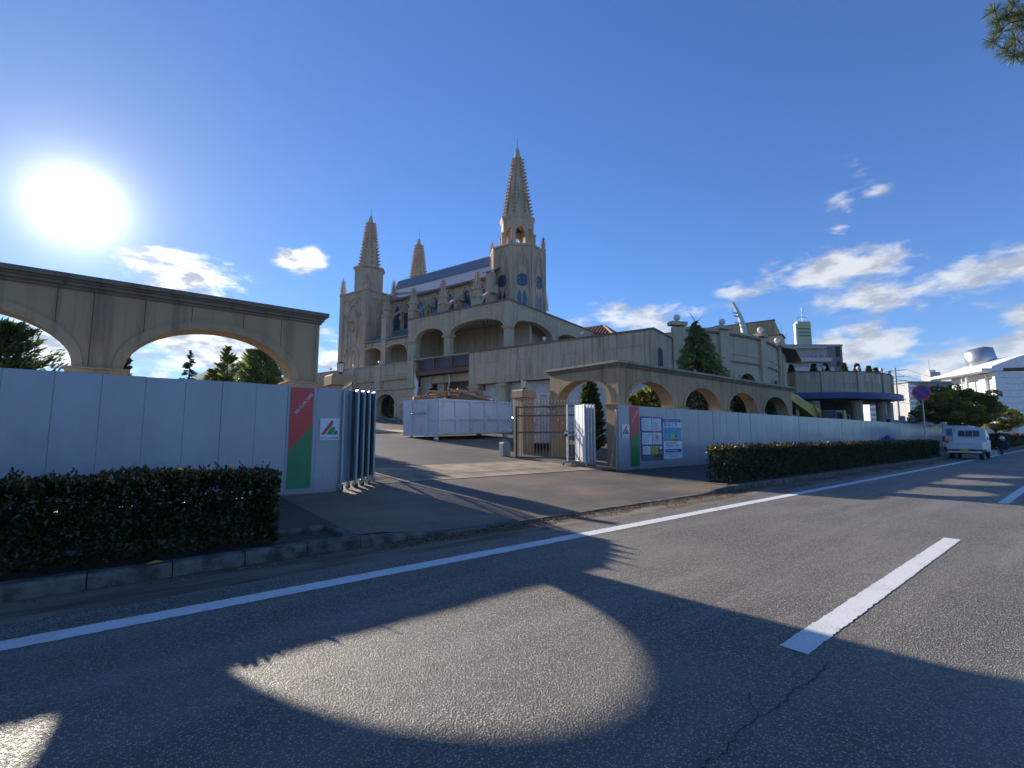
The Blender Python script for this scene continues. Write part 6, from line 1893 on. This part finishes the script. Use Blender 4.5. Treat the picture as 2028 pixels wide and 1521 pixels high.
vn = thing('van', 'silver grey van parked on the sidewalk ahead of the small white pickup', 'van', (48, 6.75, side(6.9)), 0)
loft([(.3, .02, 4.2, .82), (.9, 0, 4.3, .84), (1.1, .02, 4.1, .83), (1.75, .12, 3.2, .74), (1.88, .25, 2.9, .66)], 'body', simple('silver_van_paint', (.5, .51, .53), .3), vn, .05, 2)
mb = MB(); mb.poly([(.01, -.6, 1.16), (.01, .6, 1.16), (.1, .56, 1.66), (.1, -.56, 1.66)]); o = mb.build('rear_window', MT['glass'], vn); o.location.x = -.02
for s in (-1, 1):
    mb = MB(); mb.poly([(.6, s * .838, 1.16), (3.7, s * .838, 1.16), (3.1, s * .765, 1.66), (.7, s * .765, 1.66)]); mb.build('side_window', MT['glass'], vn)
    mb = MB(); mb.box(-.03, .03, s * .72 - .08, s * .72 + .08, .7, 1.1); mb.build('tail_lamp', MT['tail'], vn)
    for x in (.75, 3.4): wheel(vn, x, s * .72, .3, .18)

# ------------------------------------------------------------------ excavator
ex = thing('excavator', 'yellow tracked excavator with raised boom working behind the long hoarding', 'excavator', (41.2, 12.9, prof(12.9)), 0)
for s in (-1, 1):
    mb = MB(); n = 28
    pts = [(-1.5 + .42 * cos(t), .42 + .42 * sin(t)) for t in np.linspace(pi / 2, 3 * pi / 2, 10)] + [(1.5 + .42 * cos(t), .42 + .42 * sin(t)) for t in np.linspace(-pi / 2, pi / 2, 10)]
    mb.prism([(x, s * 1.05 - .25, z) for x, z in pts], (0, .5, 0)); tk = mb.build('track', MT['black'], ex)
mb = MB(); mb.lathe([(.7, .7), (.7, .95)], 18); mb.build('turntable', MT['darkmetal'], ex)
loft([(.95, -1.3, 2.2, 1.2), (1.5, -1.3, 2.3, 1.22), (1.95, -1.2, 2.2, 1.18)], 'body', MT['yellow'], ex, .08, 2)
loft([(1.0, 1.5, 2.55, 1.22), (1.7, 1.5, 2.6, 1.22), (1.9, 1.5, 2.5, 1.15)], 'counterweight', MT['yellow'], ex, .08, 2)
cb = loft([(1.0, -2.0, -.3, .45), (1.6, -2.1, -.25, .46), (2.55, -1.75, -.3, .42), (2.62, -1.6, -.4, .38)], 'cab', MT['darkmetal'], ex, .04, 2); cb.location.y = -.7
mb = MB(); mb.box(-.32, .15, -1.17, -.2, 1.96, 2.65); mb.build('cab_pillar', MT['yellow'], ex)
mb = MB(); mb.poly([(-1.9, -1.175, 1.65), (-.5, -1.175, 1.65), (-.55, -1.13, 2.45), (-1.7, -1.13, 2.45)]); mb.build('cab_window', MT['glass'], ex)
mb = MB(); mb.tube([(.6, -.6, 1.9), (.6, -.6, 2.6)], .07, 8); mb.build('exhaust', MT['wpost'], ex)
mb = MB()
for x in (.3, 1.0, 1.7): mb.tube([(x, -.95, 1.95), (x, -.95, 2.35)], .02, 5)
mb.tube([(.3, -.95, 2.35), (1.7, -.95, 2.35)], .02, 5); mb.build('handrail', MT['galv'], ex)
bo = [(-1.0, 1.5), (-.7, 2.0), (-1.7, 2.6), (-4.2, 3.1), (-7.6, 3.72), (-7.8, 3.52), (-7.6, 3.25), (-4.4, 2.45), (-2.4, 1.8)]
mb = MB(); mb.prism([(x, -.22, z) for x, z in bo], (0, .44, 0)); bm_ = mb.build('boom', MT['yellow'], ex)
text_obj('KOMATSU', .42, MT['inkd'], bm_, (-6.4, -.223, 3.12), right=(.981, 0, -.19), up=(.19, 0, .981))
for a, b in (((-1.6, -.34, 1.4), (-3.6, -.34, 2.9)), ((-4.4, 0, 3.15), (-7.0, 0, 3.85))):
    mb = MB(); mb.tube([a, tuple(np.array(a) * .45 + np.array(b) * .55)], .09, 8); mb.tube([a, b], .05, 8); mb.build('hydraulic_ram', MT['galv'], ex)
mb = MB(); mb.prism([(x, -.17, z) for x, z in [(-7.9, 3.9), (-7.4, 3.8), (-7.5, 3.3), (-8.3, .9), (-8.6, .95), (-8.2, 3.3)]], (0, .34, 0)); mb.build('stick', MT['yellow'], ex)
mb = MB(); mb.prism([(x, -.45, z) for x, z in [(-8.6, 1.1), (-8.2, 1.0), (-7.7, .6), (-7.8, .1), (-8.4, .0), (-8.9, .3)]], (0, .9, 0)); mb.build('bucket', MT['darkmetal'], ex)

# ------------------------------------------------------------------ person crouching at the roadside
def skin_body(name, joints, edges, mat, parent, sub=2):
    me = bpy.data.meshes.new(name); me.from_pydata([j[:3] for j in joints], edges, [])
    o = bpy.data.objects.new(name, me); COL.objects.link(o)
    md = o.modifiers.new('skin', 'SKIN'); md.use_smooth_shade = True
    ss = o.modifiers.new('sub', 'SUBSURF'); ss.levels = sub; ss.render_levels = sub
    for v, j in zip(me.skin_vertices[0].data, joints): v.radius = (j[3], j[3])
    me.skin_vertices[0].data[0].use_root = True
    dg = bpy.context.evaluated_depsgraph_get()
    m2 = bpy.data.meshes.new_from_object(o.evaluated_get(dg))
    bpy.data.objects.remove(o)
    for m_ in mat: m2.materials.append(m_)
    r = bpy.data.objects.new(name, m2)
    return link(r, parent)


ps = thing('person', 'person crouching at the road edge in navy work clothes and a white helmet', 'person', (46.8, 4.12, 0), R(100))
J = [(-.12, 0, .42, .15), (-.05, 0, .62, .14), (.05, 0, .82, .15), (.1, 0, .93, .07), (.14, 0, 1.03, .085), (.17, 0, 1.12, .08),
     (.0, .11, .4, .1), (.34, .17, .48, .075), (.2, .17, .1, .055), (.33, .18, .04, .045),
     (.0, -.11, .4, .1), (.34, -.17, .44, .075), (.2, -.17, .1, .055), (.33, -.18, .04, .045),
     (.06, .2, .84, .06), (.2, .27, .62, .05), (.45, .18, .52, .038), (.53, .15, .5, .035),
     (.06, -.2, .84, .06), (.2, -.27, .62, .05), (.45, -.18, .5, .038), (.53, -.15, .48, .035)]
E_ = [(0, 1), (1, 2), (2, 3), (3, 4), (4, 5), (0, 6), (6, 7), (7, 8), (8, 9), (0, 10), (10, 11), (11, 12), (12, 13), (2, 14), (14, 15), (15, 16), (16, 17), (2, 18), (18, 19), (19, 20), (20, 21)]
body = skin_body('body', J, E_, [MT['navy'], MT['skin']], ps)
for p in body.data.polygons:
    c = p.center
    p.material_index = 1 if (c.z > .95 or (c.x > .44 and c.z > .4 and abs(c.y) < .26)) else 0
mb = MB(); mb.lathe([(.125, 1.09), (.13, 1.13), (.115, 1.2), (.07, 1.25), (.01, 1.27)], 16, (.155, 0)); mb.lathe([(.15, 1.085), (.15, 1.1), (.12, 1.11)], 16, (.175, 0)); mb.build('helmet', MT['helmet'], ps, smooth=True)
mb = MB(); mb.box(-.13, -.1, -.17, -.05, .68, .86); mb.build('reflective_patch', MT['hivis'], ps)
bk = thing('tool_case', 'pale grey tool case on the road beside the crouching person', 'tool case', (45.9, 4.75, 0), R(12))
MB().cbox(-.3, .3, -.22, .22, 0, .3, .04).build('case_body', MT['galvblue'], bk); MB().tube([(-.1, 0, .3), (-.1, 0, .36), (.1, 0, .36), (.1, 0, .3)], .015, 6).build('handle', MT['black'], bk)

# blue covered heap behind the hedge
bt = MB(); rg = np.random.default_rng(3)
nu, nv = 12, 7
for i in range(nu + 1):
    for j in range(nv + 1):
        x, y = i / nu, j / nv; hgt = .9 * (sin(pi * x) * sin(pi * y)) ** .45 * (1 + .18 * rg.normal()) if 0 < i < nu and 0 < j < nv else 0
        bt.pt((33.6 + 3.4 * x, 7.4 + 1.1 * y, side(8) - .02 + max(hgt, 0)))
for i in range(nu):
    for j in range(nv): bt.face((i * (nv + 1) + j, (i + 1) * (nv + 1) + j, (i + 1) * (nv + 1) + j + 1, i * (nv + 1) + j + 1))
tag(bt.build('tarpaulin', MT['bluetarp'], smooth=True), 'heap under a dark blue tarpaulin between the hedge and the hoarding', 'tarpaulin')

# scrap in front of the church
ra = random.Random(9); sp = MB()
for k in range(90):
    b, a = ra.gauss(-1.4, .9), ra.uniform(20.5, 24.5)
    q = chm @ Vector((b, a, 0)); z = prof(q.y) + abs(ra.gauss(0, .22)) * max(0, 1 - abs(b + 1.3) / 2.4)
    L = ra.uniform(.2, 1.3); d = Vector((ra.gauss(0, 1), ra.gauss(0, 1), ra.gauss(0, .35))).normalized() * L
    sp.tube([(q.x, q.y, z + .03), (q.x + d.x, q.y + d.y, max(z + d.z, prof(q.y) + .03))], ra.uniform(.012, .05), 5)
for k in range(40):
    b, a = ra.gauss(-1.4, .8), ra.uniform(20.3, 24.5); q = chm @ Vector((b, a, 0)); z = prof(q.y); s = ra.uniform(.06, .3)
    sp.hexa([(q.x - s, q.y - s * .6, z), (q.x + s, q.y - s * .8, z), (q.x + s * .8, q.y + s, z), (q.x - s, q.y + s * .7, z), (q.x - s * .7, q.y - s * .5, z + s), (q.x + s * .6, q.y - s * .6, z + s * .7), (q.x + s * .5, q.y + s * .6, z + s), (q.x - s * .5, q.y + s * .5, z + s * .9)])
tag(sp.build('scrap_heap', MT['olive']), 'low heap of twisted scrap and rubble at the foot of the church piers', 'rubble', kind='stuff')
mb = MB(); pts = [(11.2, 26.6), (14.0, 25.9), (16.0, 28.2), (12.2, 29.3)]
mb.poly([(u, v, prof(v) + .012) for u, v in pts]); struct(mb.build('sand_patch', simple('pale_sand', (.42, .34, .22), .95, c2=(.33, .27, .18), sc=3, bump=.6)))


# ------------------------------------------------------------------ the air
hm = bpy.data.materials.new('thin_haze'); hm.use_nodes = True
hn = hm.node_tree; hn.nodes.clear()
ho = hn.nodes.new('ShaderNodeOutputMaterial'); hv = hn.nodes.new('ShaderNodeVolumePrincipled')
hv.inputs['Color'].default_value = (.72, .86, 1.0, 1)
hv.inputs['Density'].default_value = .00013
hv.inputs['Anisotropy'].default_value = .0
hn.links.new(hv.outputs[0], ho.inputs['Volume'])
hz_box = MB().box(-2600, 2600, -2600, 3200, -1.2, 275).build('haze', hm)
hz_box['kind'] = 'stuff'
